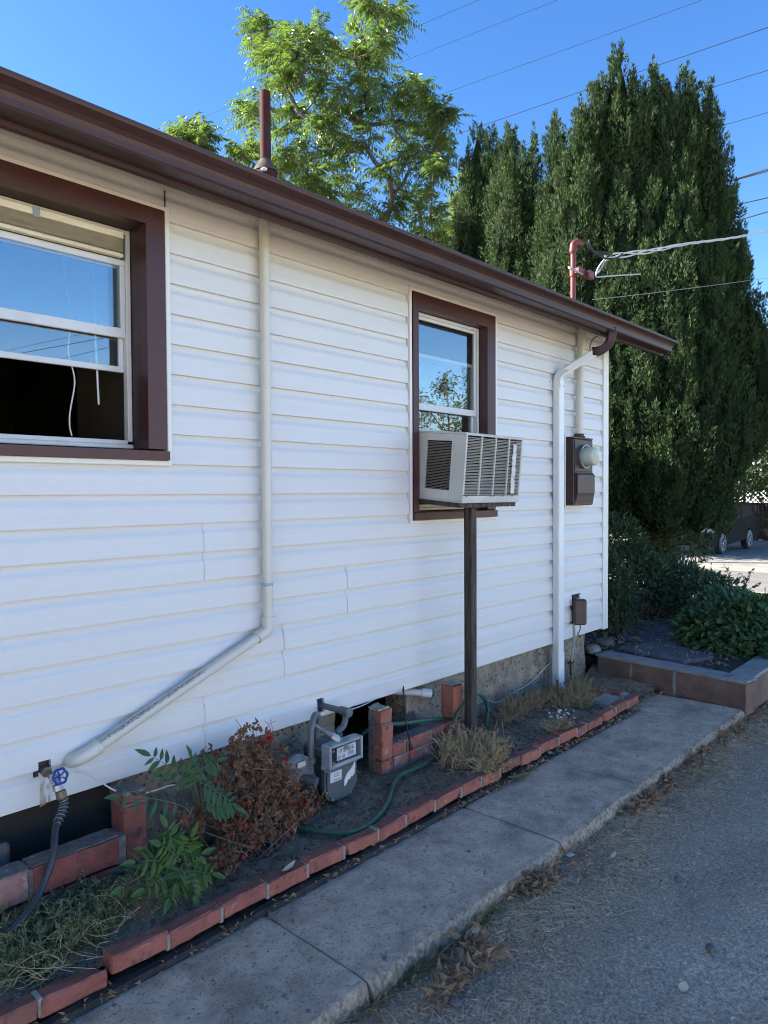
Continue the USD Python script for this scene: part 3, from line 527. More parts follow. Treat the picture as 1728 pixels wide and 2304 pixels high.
AW, AD, AH = 0.588, 0.335, 0.398
shell = [box(0, AW, -AD, 0.06, AH - .012, AH, .003), box(0, AW, -AD, 0.06, 0, .010, .003), box(AW - .010, AW, -AD, 0.06, .0105, AH - .0125),
         box(0, .009, -.062, 0.06, .0105, AH - .0125), box(0, .009, -AD, -.243, .0105, AH - .0125), box(0, .009, -.2425, -.0625, .0105, .066), box(0, .009, -.2425, -.0625, AH - .052, AH - .0125)]
obj('casing', [ac_put(m) for m in shell], M['ac_white'], ac)
obj('coil', [ac_put(box(.030, AW - .03, -AD + .03, .05, .02, AH - .02))], M['ac_coil'], ac)
n = 31
for k in range(n):
    z = .070 + k * (AH - .125) / n
    obj('side_louvre', ac_put(prism([(-.0005, z + .0022), (-.0012, z + .0030), (.010, z + .0012), (.010, z - .0002)], -.2415, -.0635, 'y')), M['ac_white'], ac)
obj('rear_frame', [ac_put(m) for m in [box(.001, .016, -AD - .006, -AD + .004, .046, AH - .001, .002), box(AW - .016, AW - .001, -AD - .006, -AD + .004, .046, AH - .001, .002), box(.0165, AW - .0165, -AD - .005, -AD + .004, AH - .016, AH - .002, .002),
     box(.001, AW - .001, -AD - .007, -AD + .004, .002, .043, .002)]], M['ac_white'], ac)
ribx = [.016, .156, .297, .437, AW - .016]
for k in range(1, 4): obj('grille_rib', ac_put(box(ribx[k] - .005, ribx[k] + .005, -AD - .006, -AD + .004, .0455, AH - .0165, .001)), M['ac_fin'], ac)
n = 38
for c in range(4):
    for k in range(n):
        z = .049 + k * (AH - .070) / n; bent = .0016 * np.sin(k * 2.1 + c) + (0.002 if c == 3 and k % 5 == 2 else 0)
        obj('grille_fin', ac_put(prism([(-AD - .003, z), (-AD - .0035, z + .0022), (-AD + .006, z + .0036 + bent), (-AD + .006, z + .0018 + bent)], ribx[c] + (.005 if c else 0), ribx[c + 1] - (.005 if c < 3 else 0))), M['ac_fin'], ac)
obj('crumpled_foil', [ac_put(rough(box(.474, .510, -AD - .012, -AD - .007, .10, AH - .045), .006, 60, 8, .012))], mat('foil', (0.50, 0.50, 0.49), (0.60, 0.60, 0.58), 40, 3, 0.5, metallic=0.2), ac)
obj('tag', [ac_put(box(.476, .516, -AD - .013, -AD - .008, .055, .115, .002))], M['cord'], ac)
obj('vent_slot', [ac_put(box(x, x + .012, -AD - .0085, -AD - .0065, .038, .042)) for x in (.03, .27, .30, .40, .50)], M['dark_metal'], ac)
obj('side_panel', box(3.806, 3.905, .01, .02, 1.04, 1.52), M['inside_wall'], ac)

# weathered post and board under the air conditioner
M['old_wood'] = mat('weathered_wood', (0.016, 0.012, 0.010), (0.10, 0.076, 0.060), 14, 9, 0.85, (40, 1.0, 0.008), (5, 5, 0.30), spots=[((0.20, 0.165, 0.14), 9, 0.60, 0.72)], nr=0.7)
sp = thing('support_post', 'dark weathered timber post holding up the air conditioner', 'post')
post = box(3.386, 3.442, -.278, -.222, -0.42, 1.058, .004)
v, f = trimesh.remesh.subdivide_to_size(np.asarray(post.vertices), np.asarray(post.faces), 0.06)
v = v + (fbm(v * np.array([60, 60, 3]), 3, 5)[:, None] - 0.5) * 0.006
obj('post', (v, f), M['old_wood'], sp)
obj('board', ac_put(rough(box(.004, AW - .01, -AD + .012, -.0, -.026, -.002), .002, 12, 3, .08)), M['old_wood'], sp)

# electric meter
em = thing('electric_meter', 'brown electric meter box with a round glass meter and beige conduit', 'electric meter')
M['meter_box'] = mat('brown_meter_box', (0.034, 0.0165, 0.0155), (0.048, 0.023, 0.021), 4, 4, 0.40, spots=[((0.11, 0.07, 0.06), 8, 0.64, 0.78)])
obj('backing', [box(4.945, 5.292, -.028, -.0195, 1.022, 1.585, .001), box(4.945, 4.958, -.034, -.0285, 1.022, 1.585, .001)], M['vinyl_trim'], em)
obj('enclosure', [box(4.962, 5.270, -.094, -.0225, 1.040, 1.552, .004), box(4.958, 5.274, -.098, -.0225, 1.5525, 1.566, .003)], M['meter_box'], em)
obj('upper_cover', box(4.972, 5.262, -.100, -.0945, 1.300, 1.545, .003), M['meter_box'], em)
obj('lower_cover', [prism([(-.1005, 1.055), (-.1005, 1.292), (-.118, 1.275), (-.118, 1.135), (-.112, 1.115)], 4.985, 5.266), prism([(-.0945, 1.046), (-.0945, 1.297), (-.1003, 1.297), (-.1003, 1.046)], 4.970, 5.268)], M['meter_box'], em)
mc = np.array([5.118, -.100, 1.418])
obj('ring', lathe([(0.070, 0), (0.092, 0.0), (0.095, .010), (0.093, .022), (0.084, .024), (0.078, .018)], mc, (0, -1, 0), 40), M['grey_metal'], em, smooth=40)
obj('glass_cover', lathe([(0.072, .016), (0.072, .078), (0.068, .094), (0.058, .101), (0.0, .103)], mc, (0, -1, 0), 40), usdkit.material(stage, '/World/Looks/meter_glass', {'p': ('principled_bsdf', {'base_color': (0.75, 0.80, 0.66), 'roughness': 0.12, 'transmission_weight': 0.35, 'ior': 1.45})}, surface='p.BSDF'), em, smooth=True)
obj('register', [lathe([(0.0, .030), (.060, .030), (.060, .070), (0, .071)], mc, (0, -1, 0), 32)], mat('meter_face', (0.40, 0.43, 0.35), (0.48, 0.50, 0.42), 20, 2, 0.6), em)
obj('conduit', [tube([[5.120, -.058, 1.566], [5.132, -.060, 2.0], [5.150, -.062, 2.505]], .0300, 20)], M['beige_pipe'], em, smooth=True)
obj('hub', lathe([(.046, 0), (.046, .014), (.036, .016), (.036, .032), (.0302, .034)], (5.120, -.058, 1.564), (0, 0, 1), 24), M['rust'], em, smooth=40)

# service mast above the roof
rz = lambda y: 2.425 + (y + .375) * (1.195 / 3.575)
M['mast'] = mat('red_lead_paint', (0.105, 0.018, 0.011), (0.145, 0.026, 0.016), 9, 5, 0.45, spots=[((0.20, 0.06, 0.04), 14, 0.64, 0.76)])
ms = thing('service_mast', 'red electric service mast with a curved weatherhead rising through the roof', 'mast')
mx, my = 5.165, 0.02
mtop = onY(1306, 572, my)[2]
obj('pipe', tube([[mx, my, rz(my) - .05], [mx, my, mtop]], .0225, 18), M['mast'], ms, smooth=40)
obj('weatherhead', [tube(spline([[mx, my, mtop - .02], [mx, my, mtop + .036], [mx + .012, my - .006, mtop + .058], [mx + .040, my - .022, mtop + .064], [mx + .066, my - .036, mtop + .046]], 18), np.r_[np.full(12, .028), np.linspace(.030, .026, 6)], 16), tube([[mx, my, mtop - .012], [mx, my, mtop + .018]], .033, 16)], M['mast'], ms, smooth=40)
obj('flashing', lathe([(.11, -.01), (.085, .02), (.055, .05), (.040, .06), (.0235, .064)], (mx, my, rz(my) - .02), (0, -.25, 1), 20), M['fascia'], ms, smooth=40)
bz = onY(1306, 622, my)[2]
obj('clamp', [tube([[mx, my, bz - .028], [mx, my, bz + .028]], .029, 16), box(mx - .045, mx + .16, my - .075, my - .035, bz - .022, bz + .024, .004), box(mx + .055, mx + .145, my - .110, my - .070, bz - .045, bz + .02, .008)], M['mast'], ms)
obj('clamp_bolt', [cyl([mx - .13, my - .03, bz + .012], [mx + .06, my - .03, bz + .012], .006, 8), cyl([mx - .19, my - .07, bz - .02], [mx + .02, my - .07, bz - .02], .007, 8)], M['grey_metal'], ms)

# vent pipe on the roof
vp = thing('vent_pipe', 'rusty dark red vent pipe with a storm collar standing on the roof', 'vent pipe')
vy = 0.28
vb = onY(598, 402, vy); vt = onY(603, 211, vy); vx = float(vb[0])
M['vent'] = mat('vent_paint', (0.036, 0.010, 0.0085), (0.062, 0.015, 0.012), 6, 6, 0.75, spec=0.15, spots=[((0.035, 0.02, 0.018), 5, 0.52, 0.66)])
obj('pipe', tube([[vx, vy, rz(vy) - .05], [vx, vy, vt[2]]], .0285, 20), M['vent'], vp, smooth=40)
obj('pipe_mouth', tube([[vx, vy, vt[2] + .0005], [vx, vy, vt[2] + .001]], .024, 20), M['dark_room'], vp)
cz = onY(598, 380, vy)[2]
obj('storm_collar', lathe([(.064, -.020), (.062, -.008), (.050, .012), (.034, .030), (.030, .042), (.0287, .044)], (vx, vy, cz), (0, 0, 1), 28), mat('collar', (0.035, 0.022, 0.02), (0.07, 0.045, 0.04), 12, 5, 0.8), vp, smooth=40)
obj('flashing', [lathe([(.075, rz(vy) - cz - .03), (.060, -.022)], (vx, vy, cz), (0, 0, 1), 24)], M['vent'], vp, smooth=40)
obj('sealant', rough(lathe([(.0, .0), (.014, .004), (.018, .012), (.0, .022)], (vx - .046, vy - .045, cz - .042), (0, 0, 1), 10), .006, 40, 2), M['cord'], vp)

# telephone box low on the wall with its lid hanging open
tb = thing('telephone_box', 'small brown utility box with its lid hanging open near the corner', 'utility box')
obj('backing', [box(5.082, 5.203, .010, .016, .117, .328), box(5.075, 5.083, -.030, -.001, .110, .336, .001), box(5.0835, 5.205, -.030, -.001, .3295, .3365, .001)], M['dark_room'], tb)
obj('terminals', [rough(box(5.10, 5.19, -.030, .012, .135, .30), .010, 30, 4, .02)], M['grey_metal'], tb)
lid = [prism([(5.048, .135), (5.058, .298), (5.140, .298), (5.150, .165), (5.118, .112), (5.075, .118)], -.098, -.080, 'y')]
lv = cat([box(-.052, .052, -.058, 0.0, -.100, .100, .012)])
a_ = math.radians(-38)
lv = (np.stack([lv[0][:, 0] * math.cos(a_) - lv[0][:, 1] * math.sin(a_), lv[0][:, 0] * math.sin(a_) + lv[0][:, 1] * math.cos(a_), lv[0][:, 2]], -1) + [5.118, -.052, .205], lv[1])
obj('lid', [lv], mat('brown_plastic', (0.06, 0.036, 0.034), (0.085, 0.05, 0.046), 8, 4, 0.5), tb)
obj('wire', [tube(spline([(5.10, -.05, .11), (5.115, -.07, .06), (5.10, -.06, .03), (5.14, -.05, .01), (5.16, -.05, -.012)], 20), .004, 6), tube(spline([(5.16, -.05, -.012), (5.165, -.05, .005), (5.185, -.045, .01)], 8), .003, 6)], M['dark_metal'], tb)
gr = thing('ground_rod', 'thin green ground wire clamped to a rod below the utility box', 'ground rod')
obj('wire', [tube(spline([(5.085, -.028, .12), (5.086, -.034, -.05), (5.072, -.030, -.12), (5.076, -.020, -.19)], 20), .0075, 8)], mat('verdigris', (0.22, 0.33, 0.30), (0.32, 0.42, 0.39), 20, 3, 0.6), gr)
obj('rod', [cyl([5.076, -.012, -.42], [5.076, -.012, -.175], .009, 10)], M['dark_metal'], gr)
obj('clamp', [box(5.052, 5.10, -.030, .004, -.206, -.190, .003), cyl([5.02, -.02, -.198], [5.12, -.02, -.198], .005, 8)], M['dark_metal'], gr)

# water tap with its blue wheel
tp = thing('water_tap', 'brass garden tap with a blue handwheel sticking through the siding', 'tap')
th = onY(0 + 340 / 3.607, 1400 + 1185 / 3.607, 0.0); tv = np.array([th[0] + .012, -.088, th[2] - .018])
M['brass'] = mat('dull_brass', (0.16, 0.13, 0.09), (0.26, 0.22, 0.16), 20, 4, 0.5, metallic=0.6)
obj('supply_pipe', [cyl([th[0], .05, th[2]], tv + [0, .012, 0], .0125, 14), lathe([(.0, 0), (.020, 0), (.020, .018), (.0, .018)], (th[0] + .004, -.020, th[2] - .006), (0, -1, 0), 6)], M['brass'], tp)
obj('body', [lathe([(.0, -.02), (.016, -.018), (.020, 0), (.017, .016), (.0, .018)], tv, (.1, -.25, -1), 16), cyl(tv, tv + [.0, -.040, .018], .010, 12), lathe([(.012, .0), (.0195, .002), (.0195, .022), (.0, .022)], tv + [.003, -.008, -.020], (.1, -.2, -1), 8)], mat('zinc', (0.36, 0.37, 0.38), (0.48, 0.49, 0.50), 20, 3, 0.4, metallic=0.5), tp)
wc = tv + [.0, -.045, .020]; wa, wb, wd = basis((.10, -1, .30))
M['blue'] = mat('blue_paint', (0.006, 0.035, 0.20), (0.012, 0.05, 0.27), 15, 3, 0.4)
ringpts = np.array([wc + .0255 * (1 + .07 * math.cos(6 * t)) * (math.cos(t) * wa + math.sin(t) * wb) for t in np.linspace(0, 2 * np.pi, 49)])
obj('handwheel', [tube(ringpts, .0046, 8, cap=False)] + [cyl(wc, wc + .024 * (math.cos(t) * wa + math.sin(t) * wb), .0032, 6) for t in np.arange(5) * 2 * np.pi / 5] + [lathe([(0, -.004), (.009, -.004), (.009, .005), (0, .007)], wc, wd, 12)], M['blue'], tp)
obj('wheel_nut', lathe([(0, 0), (.0055, 0), (.0055, .006), (0, .007)], wc + wd * .007, wd, 6), M['grey_metal'], tp)
stn = obj('rust_stain', rough(prism([(th[0] - .020, th[2] - .135), (th[0] + .018, th[2] - .125), (th[0] + .022, th[2] - .03), (th[0] - .016, th[2] - .03)], -.0240, -.0234, 'y'), .0, 10, 1), usdkit.material(stage, '/World/Looks/rust_stain', {
    'g': ('geometry', {}), 'm': ('mapping', {'scale': (3, 3, 1)}), 'n': ('noise_texture', {'scale': 22.0, 'detail': 4.0}), 'r': ('map_range', {'from_min': 0.40, 'from_max': 0.70, 'to_max': 0.6, 'clamp': True}), 't': ('transparent_bsdf', {}), 'p': ('principled_bsdf', {'base_color': (0.42, 0.25, 0.09), 'roughness': 0.6}), 'x': ('mix_closure', {})},
    [('g.position', 'm.vector'), ('m.vector', 'n.vector'), ('n.fac', 'r.value'), ('r.result', 'x.fac'), ('t.BSDF', 'x.closure1'), ('p.BSDF', 'x.closure2')], surface='x.closure'), tp)

# ================================================================ THE BED: BRICKS, METER, HOSES
brng = np.random.default_rng(11)
def brick(x0, x1, y0, y1, z0, z1, chip=0.0):
    b = box(x0, x1, y0, y1, z0, z1, 0.0055)
    v = np.asarray(b.vertices) + brng.normal(0, .0012, (len(b.vertices), 3))
    if chip:
        c = v[brng.integers(len(v))]; d = np.linalg.norm(v - c, axis=1); v = v + (np.array([(x0 + x1) / 2, (y0 + y1) / 2, (z0 + z1) / 2]) - v) * (chip * np.exp(-(d / .02) ** 2))[:, None]
    v, f = rough(trimesh.Trimesh(v, b.faces, process=False), .0055, 24, brng.integers(90), .04)
    return trimesh.Trimesh(v, f, process=False)
bb = thing('brick_edging', 'low border of single red bricks with grey mortar between bed and path', 'brick border')
BZ, BH = -0.302, 0.058
jx = [0.795 - .2035 * 3, 0.795 - .2035 * 2, 0.795 - .2035, 0.795, 0.998, 1.202, 1.408, 1.610, 1.803, 1.998, 2.200, 2.380, 2.588, 2.795, 2.962, 3.135, 3.335, 3.540, 3.755, 3.975, 4.100, 4.330, 4.545, 4.745, 4.93]
yb = lambda x: -0.632 - 0.016 * np.clip((x - 1) / 1.5, 0, 1) + 0.022 * np.clip((x - 4.2) / .7, 0, 1)
for k, (a, b) in enumerate(zip(jx[:-1], jx[1:])):
    y = float(yb((a + b) / 2)); dz = brng.normal(0, .0045); tilt = brng.normal(0, .006)
    nom = k in (3, )
    bk = brick(a + (.006 if not nom else .0), b - (.006 if k != 4 else .001), y, y + .058, BZ - BH + dz, BZ + dz, .25 if k % 3 == 0 else 0)
    v = np.asarray(bk.vertices); v[:, 2] += (v[:, 0] - a) / (b - a) * tilt; v[:, 1] += (yb(v[:, 0]) - y)
    obj('brick', (v, bk.faces), M['brick'] if brng.random() < .7 else M['brick_b'], bb)
for k, x in enumerate(jx[1:-1]):
    if k in (3, 15, 20): continue
    y = float(yb(x)); obj('mortar_joint', rough(box(x - .0075, x + .0075, y + .003, y + .055, BZ - BH, BZ - .0035, .002), .002, 60, k), M['mortar'], bb)
# the border turns the corner towards the house
for k, (a, b) in enumerate([(-.515, -.395), (-.385, -.245)]):
    obj('brick', brick(4.88, 4.938, a, b, BZ - BH - .004 * k, BZ - .004 * k), M['brick'], bb)
obj('mortar_joint', box(4.883, 4.935, -.3955, -.3845, BZ - BH, BZ - .006), M['mortar'], bb)
obj('mortar_joint', [box(4.853, 4.935, -.548, -.5145, BZ - BH - .04, BZ - .004), rough(box(4.60, 4.86, -.55, -.40, -.40, BZ - .022), .006, 12, 5, .05)], M['mortar'], bb)
st = rough(box(0.2, 3.30, -.668, -.640, -.405, -.366), .006, 10, 3, .04)
tag(obj('joint_strip', st, M['black_strip']), 'black filler strip in the gap between bricks and path', 'joint strip')

def well(name, label):
    return thing(name, label, 'brick well')
# near well: one pier and a low wall
w1 = well('brick_well', 'brick pier with low wall below the tap, mortar on its top')
px0, px1 = 1.272, 1.366
obj('brick', brick(px0, px1, -.200, -.098, -.245, -.040), M['brick_dark'], w1)
obj('brick', brick(px0 + .001, px1 - .001, -.199, -.099, -.030, .0), M['brick_dark'], w1)
obj('mortar_joint', box(px0 + .003, px1 - .003, -.197, -.101, -.0405, -.0295), M['mortar_dirty'], w1)
obj('mortar_cap', rough(box(px0 + .002, px1 - .004, -.197, -.10, .0005, .014), .008, 40, 3, .02), M['mortar_dirty'], w1)
obj('brick', brick(px0 + .002, px1 + .004, -.206, -.10, -.345, -.255), M['brick_dark'], w1)
obj('mortar_joint', box(px0 + .003, px1 - .003, -.197, -.101, -.256, -.2445), M['mortar_dirty'], w1)
edges = [0.30, 0.52, 0.735, 0.93, 1.250]
for a, b in zip(edges[:-1], edges[1:]):
    obj('brick', brick(a + .006, b - .006, -.215, -.120, -.232, -.132), M['brick_dark'] if b > 1 else M['brick_dusty'], w1)
    obj('mortar_top', rough(box(a + .006, b - .006, -.205, -.122, -.1330, -.1285), .003, 30, 4, .02), M['mortar_dirty'], w1)
for x in edges[1:]: obj('mortar_joint', box(x - .0065, x + .0065 + (.015 if x == 1.250 else 0), -.212, -.122, -.345, -.134), M['mortar_dirty'], w1)
for a, b in zip([.30, .62, .83, 1.04], [.62, .83, 1.04, 1.25]): obj('brick', brick(a + .006, b - .006, -.217, -.120, -.345, -.242), M['brick_dark'], w1)
# middle well: two piers joined by a wall of two courses
w2 = well('brick_well', 'pair of short brick piers joined by a low dusty brick wall beside the gas meter')
ax0, ax1 = 2.692, 2.782
obj('brick', brick(ax0, ax1, -.200, -.104, -.072, .002), M['brick_b'], w2)
obj('brick', brick(ax0 + .002, ax1 + .002, -.201, -.103, -.262, -.084), M['brick_b'], w2)
obj('brick', brick(ax0 + .002, ax1, -.203, -.103, -.36, -.266), M['brick'], w2)
obj('mortar_joint', [box(ax0 + .003, ax1 - .002, -.198, -.107, -.0845, -.0715), rough(box(ax0 - .004, ax0 + .002, -.150, -.110, -.34, -.01), .004, 30, 4, .03)], M['mortar_dirty'], w2)
obj('mortar_cap', rough(box(ax0 - .004, ax1 - .02, -.19, -.108, .002, .012), .010, 40, 6, .015), M['mortar'], w2)
for a, b, m in ((2.786, 2.872, 'brick'), (2.888, 3.096, 'brick_b'), (3.110, 3.235, 'brick')):
    obj('brick', brick(a, b, -.202, -.110, -.268, -.198), M[m], w2)
    obj('mortar_top', rough(box(a, b, -.198, -.112, -.1985, -.1965), .003, 30, 4, .02), M['mortar_dirty'], w2)
obj('mortar_joint', [box(2.8725, 2.8875, -.199, -.112, -.268, -.200), box(3.0965, 3.1095, -.199, -.112, -.268, -.200), box(2.79, 3.235, -.200, -.112, -.280, -.2685)], M['mortar'], w2)
for a, b in ((2.786, 2.905), (2.917, 3.120), (3.132, 3.25)): obj('brick', brick(a, b, -.204, -.110, -.37, -.2805), M['brick_dusty'], w2)
bx0 = 3.318
obj('brick', brick(bx0, bx0 + .088, -.200, -.098, -.190, .004), M['brick_b'], w2)
obj('brick', brick(bx0 + .001, bx0 + .087, -.201, -.099, -.40, -.196), M['brick_b'], w2)
obj('brick', brick(3.24, bx0 - .002, -.199, -.110, -.262, -.198), M['brick_b'], w2)
obj('mortar_joint', rough(box(bx0 + .002, bx0 + .084, -.185, -.10, .004, .010), .006, 40, 6, .02), M['mortar'], w2)
lean = obj('leaning_slab', rough(prism([(-.09, -.44), (.02, -.44), (.16, -.02), (.10, -.02)], 3.16, 3.23), .01, 14, 4, .05), mat('dark_concrete', (0.07, 0.07, 0.065), (0.12, 0.118, 0.11), 10, 6, .9)); tag(lean, 'dark concrete slab standing in the vent opening behind the brick piers', 'slab')
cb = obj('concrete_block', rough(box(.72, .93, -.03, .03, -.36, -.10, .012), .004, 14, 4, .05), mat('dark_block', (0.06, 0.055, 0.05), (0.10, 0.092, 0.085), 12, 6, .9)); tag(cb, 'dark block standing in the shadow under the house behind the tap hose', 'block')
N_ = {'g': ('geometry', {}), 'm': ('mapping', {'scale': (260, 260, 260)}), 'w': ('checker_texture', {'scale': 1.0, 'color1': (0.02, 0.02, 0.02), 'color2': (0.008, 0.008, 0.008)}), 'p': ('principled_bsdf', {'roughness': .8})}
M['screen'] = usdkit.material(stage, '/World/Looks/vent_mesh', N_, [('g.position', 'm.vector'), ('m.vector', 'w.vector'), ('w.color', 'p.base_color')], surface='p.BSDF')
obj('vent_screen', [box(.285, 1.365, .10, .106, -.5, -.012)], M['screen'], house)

# gas meter with its regulator
gm = thing('gas_meter', 'grey gas meter with clear dial cover, regulator and bent pipes against the foundation', 'gas meter')
M['gas_grey'] = mat('gas_grey_paint', (0.062, 0.076, 0.083), (0.085, 0.100, 0.106), 6, 5, 0.42, spots=[((0.30, 0.30, 0.29), 12, 0.68, 0.8)])
M['gas_dark'] = mat('gas_dark_paint', (0.026, 0.036, 0.041), (0.040, 0.051, 0.056), 6, 5, 0.5)
M['gas_pipe'] = mat('gas_pipe_paint', (0.095, 0.110, 0.119), (0.130, 0.146, 0.156), 10, 4, 0.45)
gx0, gx1, gyf, gyb = 2.232, 2.445, -.262, -.105
def rrect(x0, x1, z0, z1, r, n=6):
    P = []
    for cx, cz, a0 in ((x1 - r[0], z1 - r[0], 0), (x0 + r[0], z1 - r[0], 90), (x0 + r[1], z0 + r[1], 180), (x1 - r[1], z0 + r[1], 270)):
        rr = r[0] if a0 < 180 else r[1]
        P += [(cx + rr * math.cos(math.radians(a0 + t)), cz + rr * math.sin(math.radians(a0 + t))) for t in np.linspace(0, 90, n)]
    return P
obj('body', [prism(rrect(gx0 + .010, gx1 - .010, -.315, -.085, (.04, .07)), gyb, gyf + .022, 'y')], M['gas_dark'], gm, smooth=40)
obj('top', [prism(rrect(gx0 + .012, gx1 - .012, -.110, -.066, (.02, .004)), gyb + .006, gyf + .035, 'y')], M['gas_grey'], gm, smooth=40)
obj('front_cover', [prism(rrect(gx0, gx1, -.328, -.135, (.012, .075)), gyf, gyf + .0215, 'y'), prism(rrect(gx0 + .012, gx1 - .012, -.316, -.140, (.010, .066)), gyf - .008, gyf - .0002, 'y')], M['gas_grey'], gm, smooth=40)
obj('bolt', [lathe([(0, 0), (.0065, 0), (.0065, .006), (0, .007)], (x, gyf, z), (0, -1, 0), 8) for x, z in ((gx0 + .010, -.165), (gx0 + .012, -.27), (gx0 + .05, -.312), (gx1 - .045, -.312), (gx1 - .012, -.26), (gx1 - .010, -.17))], M['grey_metal'], gm)
ix0, ix1, iz0, iz1 = 2.212, 2.432, -.138, -.030
M['clear'] = usdkit.material(stage, '/World/Looks/clear_cover', {'p': ('principled_bsdf', {'base_color': (0.75, 0.78, 0.80), 'roughness': 0.22}), 't': ('transparent_bsdf', {'color': (0.9, 0.92, 0.93)}), 'x': ('mix_closure', {'fac': 0.42})}, [('t.BSDF', 'x.closure1'), ('p.BSDF', 'x.closure2')], surface='x.closure')
obj('index_box', [box(ix0 + .012, ix1 - .016, -.285, -.2705, iz0 + .02, iz1 - .012, .004)], M['gas_grey'], gm)
obj('index_cover', [box(ix0, ix0 + .014, -.325, -.262, iz0, iz1, .004), box(ix1 - .016, ix1, -.325, -.262, iz0, iz1, .004), box(ix0 + .0145, ix1 - .0165, -.325, -.262, iz0, iz0 + .018, .004), box(ix0 + .0145, ix1 - .0165, -.325, -.262, iz1 - .012, iz1, .004), box(ix0 - .003, ix1 + .012, -.283, -.2615, iz0 - .010, iz0 + .006, .003)], mat('frosted_cover', (0.24, 0.26, 0.275), (0.31, 0.33, 0.345), 10, 3, .3), gm)
obj('cover_pane', box(ix0 + .0145, ix1 - .0165, -.3235, -.3215, iz0 + .0185, iz1 - .0125), panemat('cover_pane', .05, (.96, .97, .98), (1, 1, 1), .05), gm)
dxa, dxb, dza, dzb = 2.268, 2.392, -.112, -.052
dial = obj('dial_plate', box(dxa, dxb, -.3125, -.310, dza, dzb), mat('dial_white', (0.66, 0.68, 0.70), (0.74, 0.75, 0.76), 20, 2, .5), gm)
blk = M['dark_metal']
for k in range(4):
    c = np.array([dxa + .020 + k * .027, -.3130, dzb - .018])
    obj('dial', [lathe([(.0095, 0), (.0105, 0), (.0105, .0008), (.0095, .0008)], c, (0, -1, 0), 16), prism([(c[0] - .002, c[2] - .007), (c[0] + .006 - .003 * k, c[2] + .007), (c[0] + .003, c[2] - .003)], -.3146, -.3136, 'y')], blk, dial)
for k in range(2):
    c = np.array([dxa + .014 + k * .026, -.3130, dza + .014])
    obj('dial', [lathe([(.0085, 0), (.0095, 0), (.0095, .0008), (.0085, .0008)], c, (0, -1, 0), 16), prism([(c[0] - .002, c[2] - .006), (c[0] + .005, c[2] + .006), (c[0] + .003, c[2] - .003)], -.3146, -.3136, 'y')], blk, dial)
obj('print', [box(dxa + .070 + .0, dxa + .110, -.3137, -.313, dza + .010 + k * .0055, dza + .012 + k * .0055) for k in range(3)], blk, dial)
obj('seal', [lathe([(0, 0), (.006, 0), (.006, .010), (0, .012)], (ix0 + .025, -.312, z), (0, -1, 0), 8) for z in (iz0 + .026, iz1 - .026)], mat('orange_seal', (.45, .10, .05), None, 5, 2, .5), gm)
sk = obj('sticker', [box(2.262, 2.336, gyf - .0095, gyf - .0082, -.228, -.158)], mat('sticker_paper', (.55, .57, .60), (.62, .63, .65), 20, 2, .6), gm, label='white service sticker with a blue band')
obj('band', box(2.263, 2.335, gyf - .0104, gyf - .0096, -.178, -.159), mat('sticker_blue', (.02, .045, .20), None, 5, 2, .5), sk)
obj('print', [box(2.285, 2.322, gyf - .0102, gyf - .0096, z, z + .003) for z in (-.190, -.198, -.205)] + [box(2.280, 2.328, gyf - .0102, gyf - .0096, -.222, -.217)] + [box(2.270 + k * .010, 2.276 + k * .010, gyf - .0110, gyf - .0105, -.172, -.164) for k in range(6)], mat('print_grey', (.20, .21, .24), None, 5, 2, .6), sk)
obj('torn_sticker', rough(prism([(2.352, -.268), (2.350, -.238), (2.362, -.215), (2.40, -.19), (2.422, -.165), (2.426, -.195), (2.418, -.225), (2.405, -.236), (2.398, -.229), (2.388, -.243), (2.378, -.239), (2.366, -.258)], gyf - .0125, gyf - .0085, 'y'), .003, 50, 4, .012), mat('torn_paper', (.58, .60, .60), (.68, .69, .67), 30, 4, .7), gm)
te = np.array([2.462, -.165, .048])
obj('outlet_pipe', [cyl([2.432, .05, .055], te + [0, -.01, 0], .0155, 16), lathe([(.0, -.03), (.022, -.03), (.022, .022), (.024, .024), (.024, .034), (.0, .034)], te, (0, -1, 0), 16), tube(spline([te + [0, -.004, 0], te + [-.002, -.004, -.045], te + [-.022, -.004, -.075], [2.405, -.172, -.040], [2.405, -.172, -.06]], 20), .0155, 14), lathe([(.0245, 0), (.0245, .022), (.021, .024), (.021, .032), (.0, .032)], (2.405, -.172, -.068), (0, 0, 1), 8)], M['gas_pipe'], gm, smooth=40)
ux, uy = 2.195, -.205
obj('inlet_pipe', [lathe([(.0245, 0), (.0245, .022), (.021, .024), (.021, .032), (0, .032)], (2.278, -.172, -.068), (0, 0, 1), 8), tube(spline([(2.278, -.172, -.05), (2.278, -.172, .04), (2.272, -.176, .072), (2.252, -.182, .085), (2.225, -.195, .072), (2.203, -.206, .035), (2.195, -.210, -.01), (2.195, -.210, -.10)], 40), .0150, 14), lathe([(.0, 0), (.0245, 0), (.0245, .022), (.019, .026), (0, .026)], (2.195, -.210, -.125), (0, 0, 1), 8), cyl([2.195, -.210, -.42], [2.195, -.210, -.10], .0150, 14), lathe([(0, 0), (.021, 0), (.024, .02), (.024, .05), (.019, .06), (0, .06)], (2.195, -.210, -.24), (0, 0, 1), 14), lathe([(0, 0), (.026, 0), (.026, .022), (0, .022)], (2.195, -.210, -.385), (0, 0, 1), 8), lathe([(0, 0), (.020, 0), (.017, .03), (0, .03)], (2.205, -.212, -.355), (.5, -1, .2), 10)], M['gas_pipe'], gm, smooth=40)
rc = np.array([2.112, -.205, -.140])
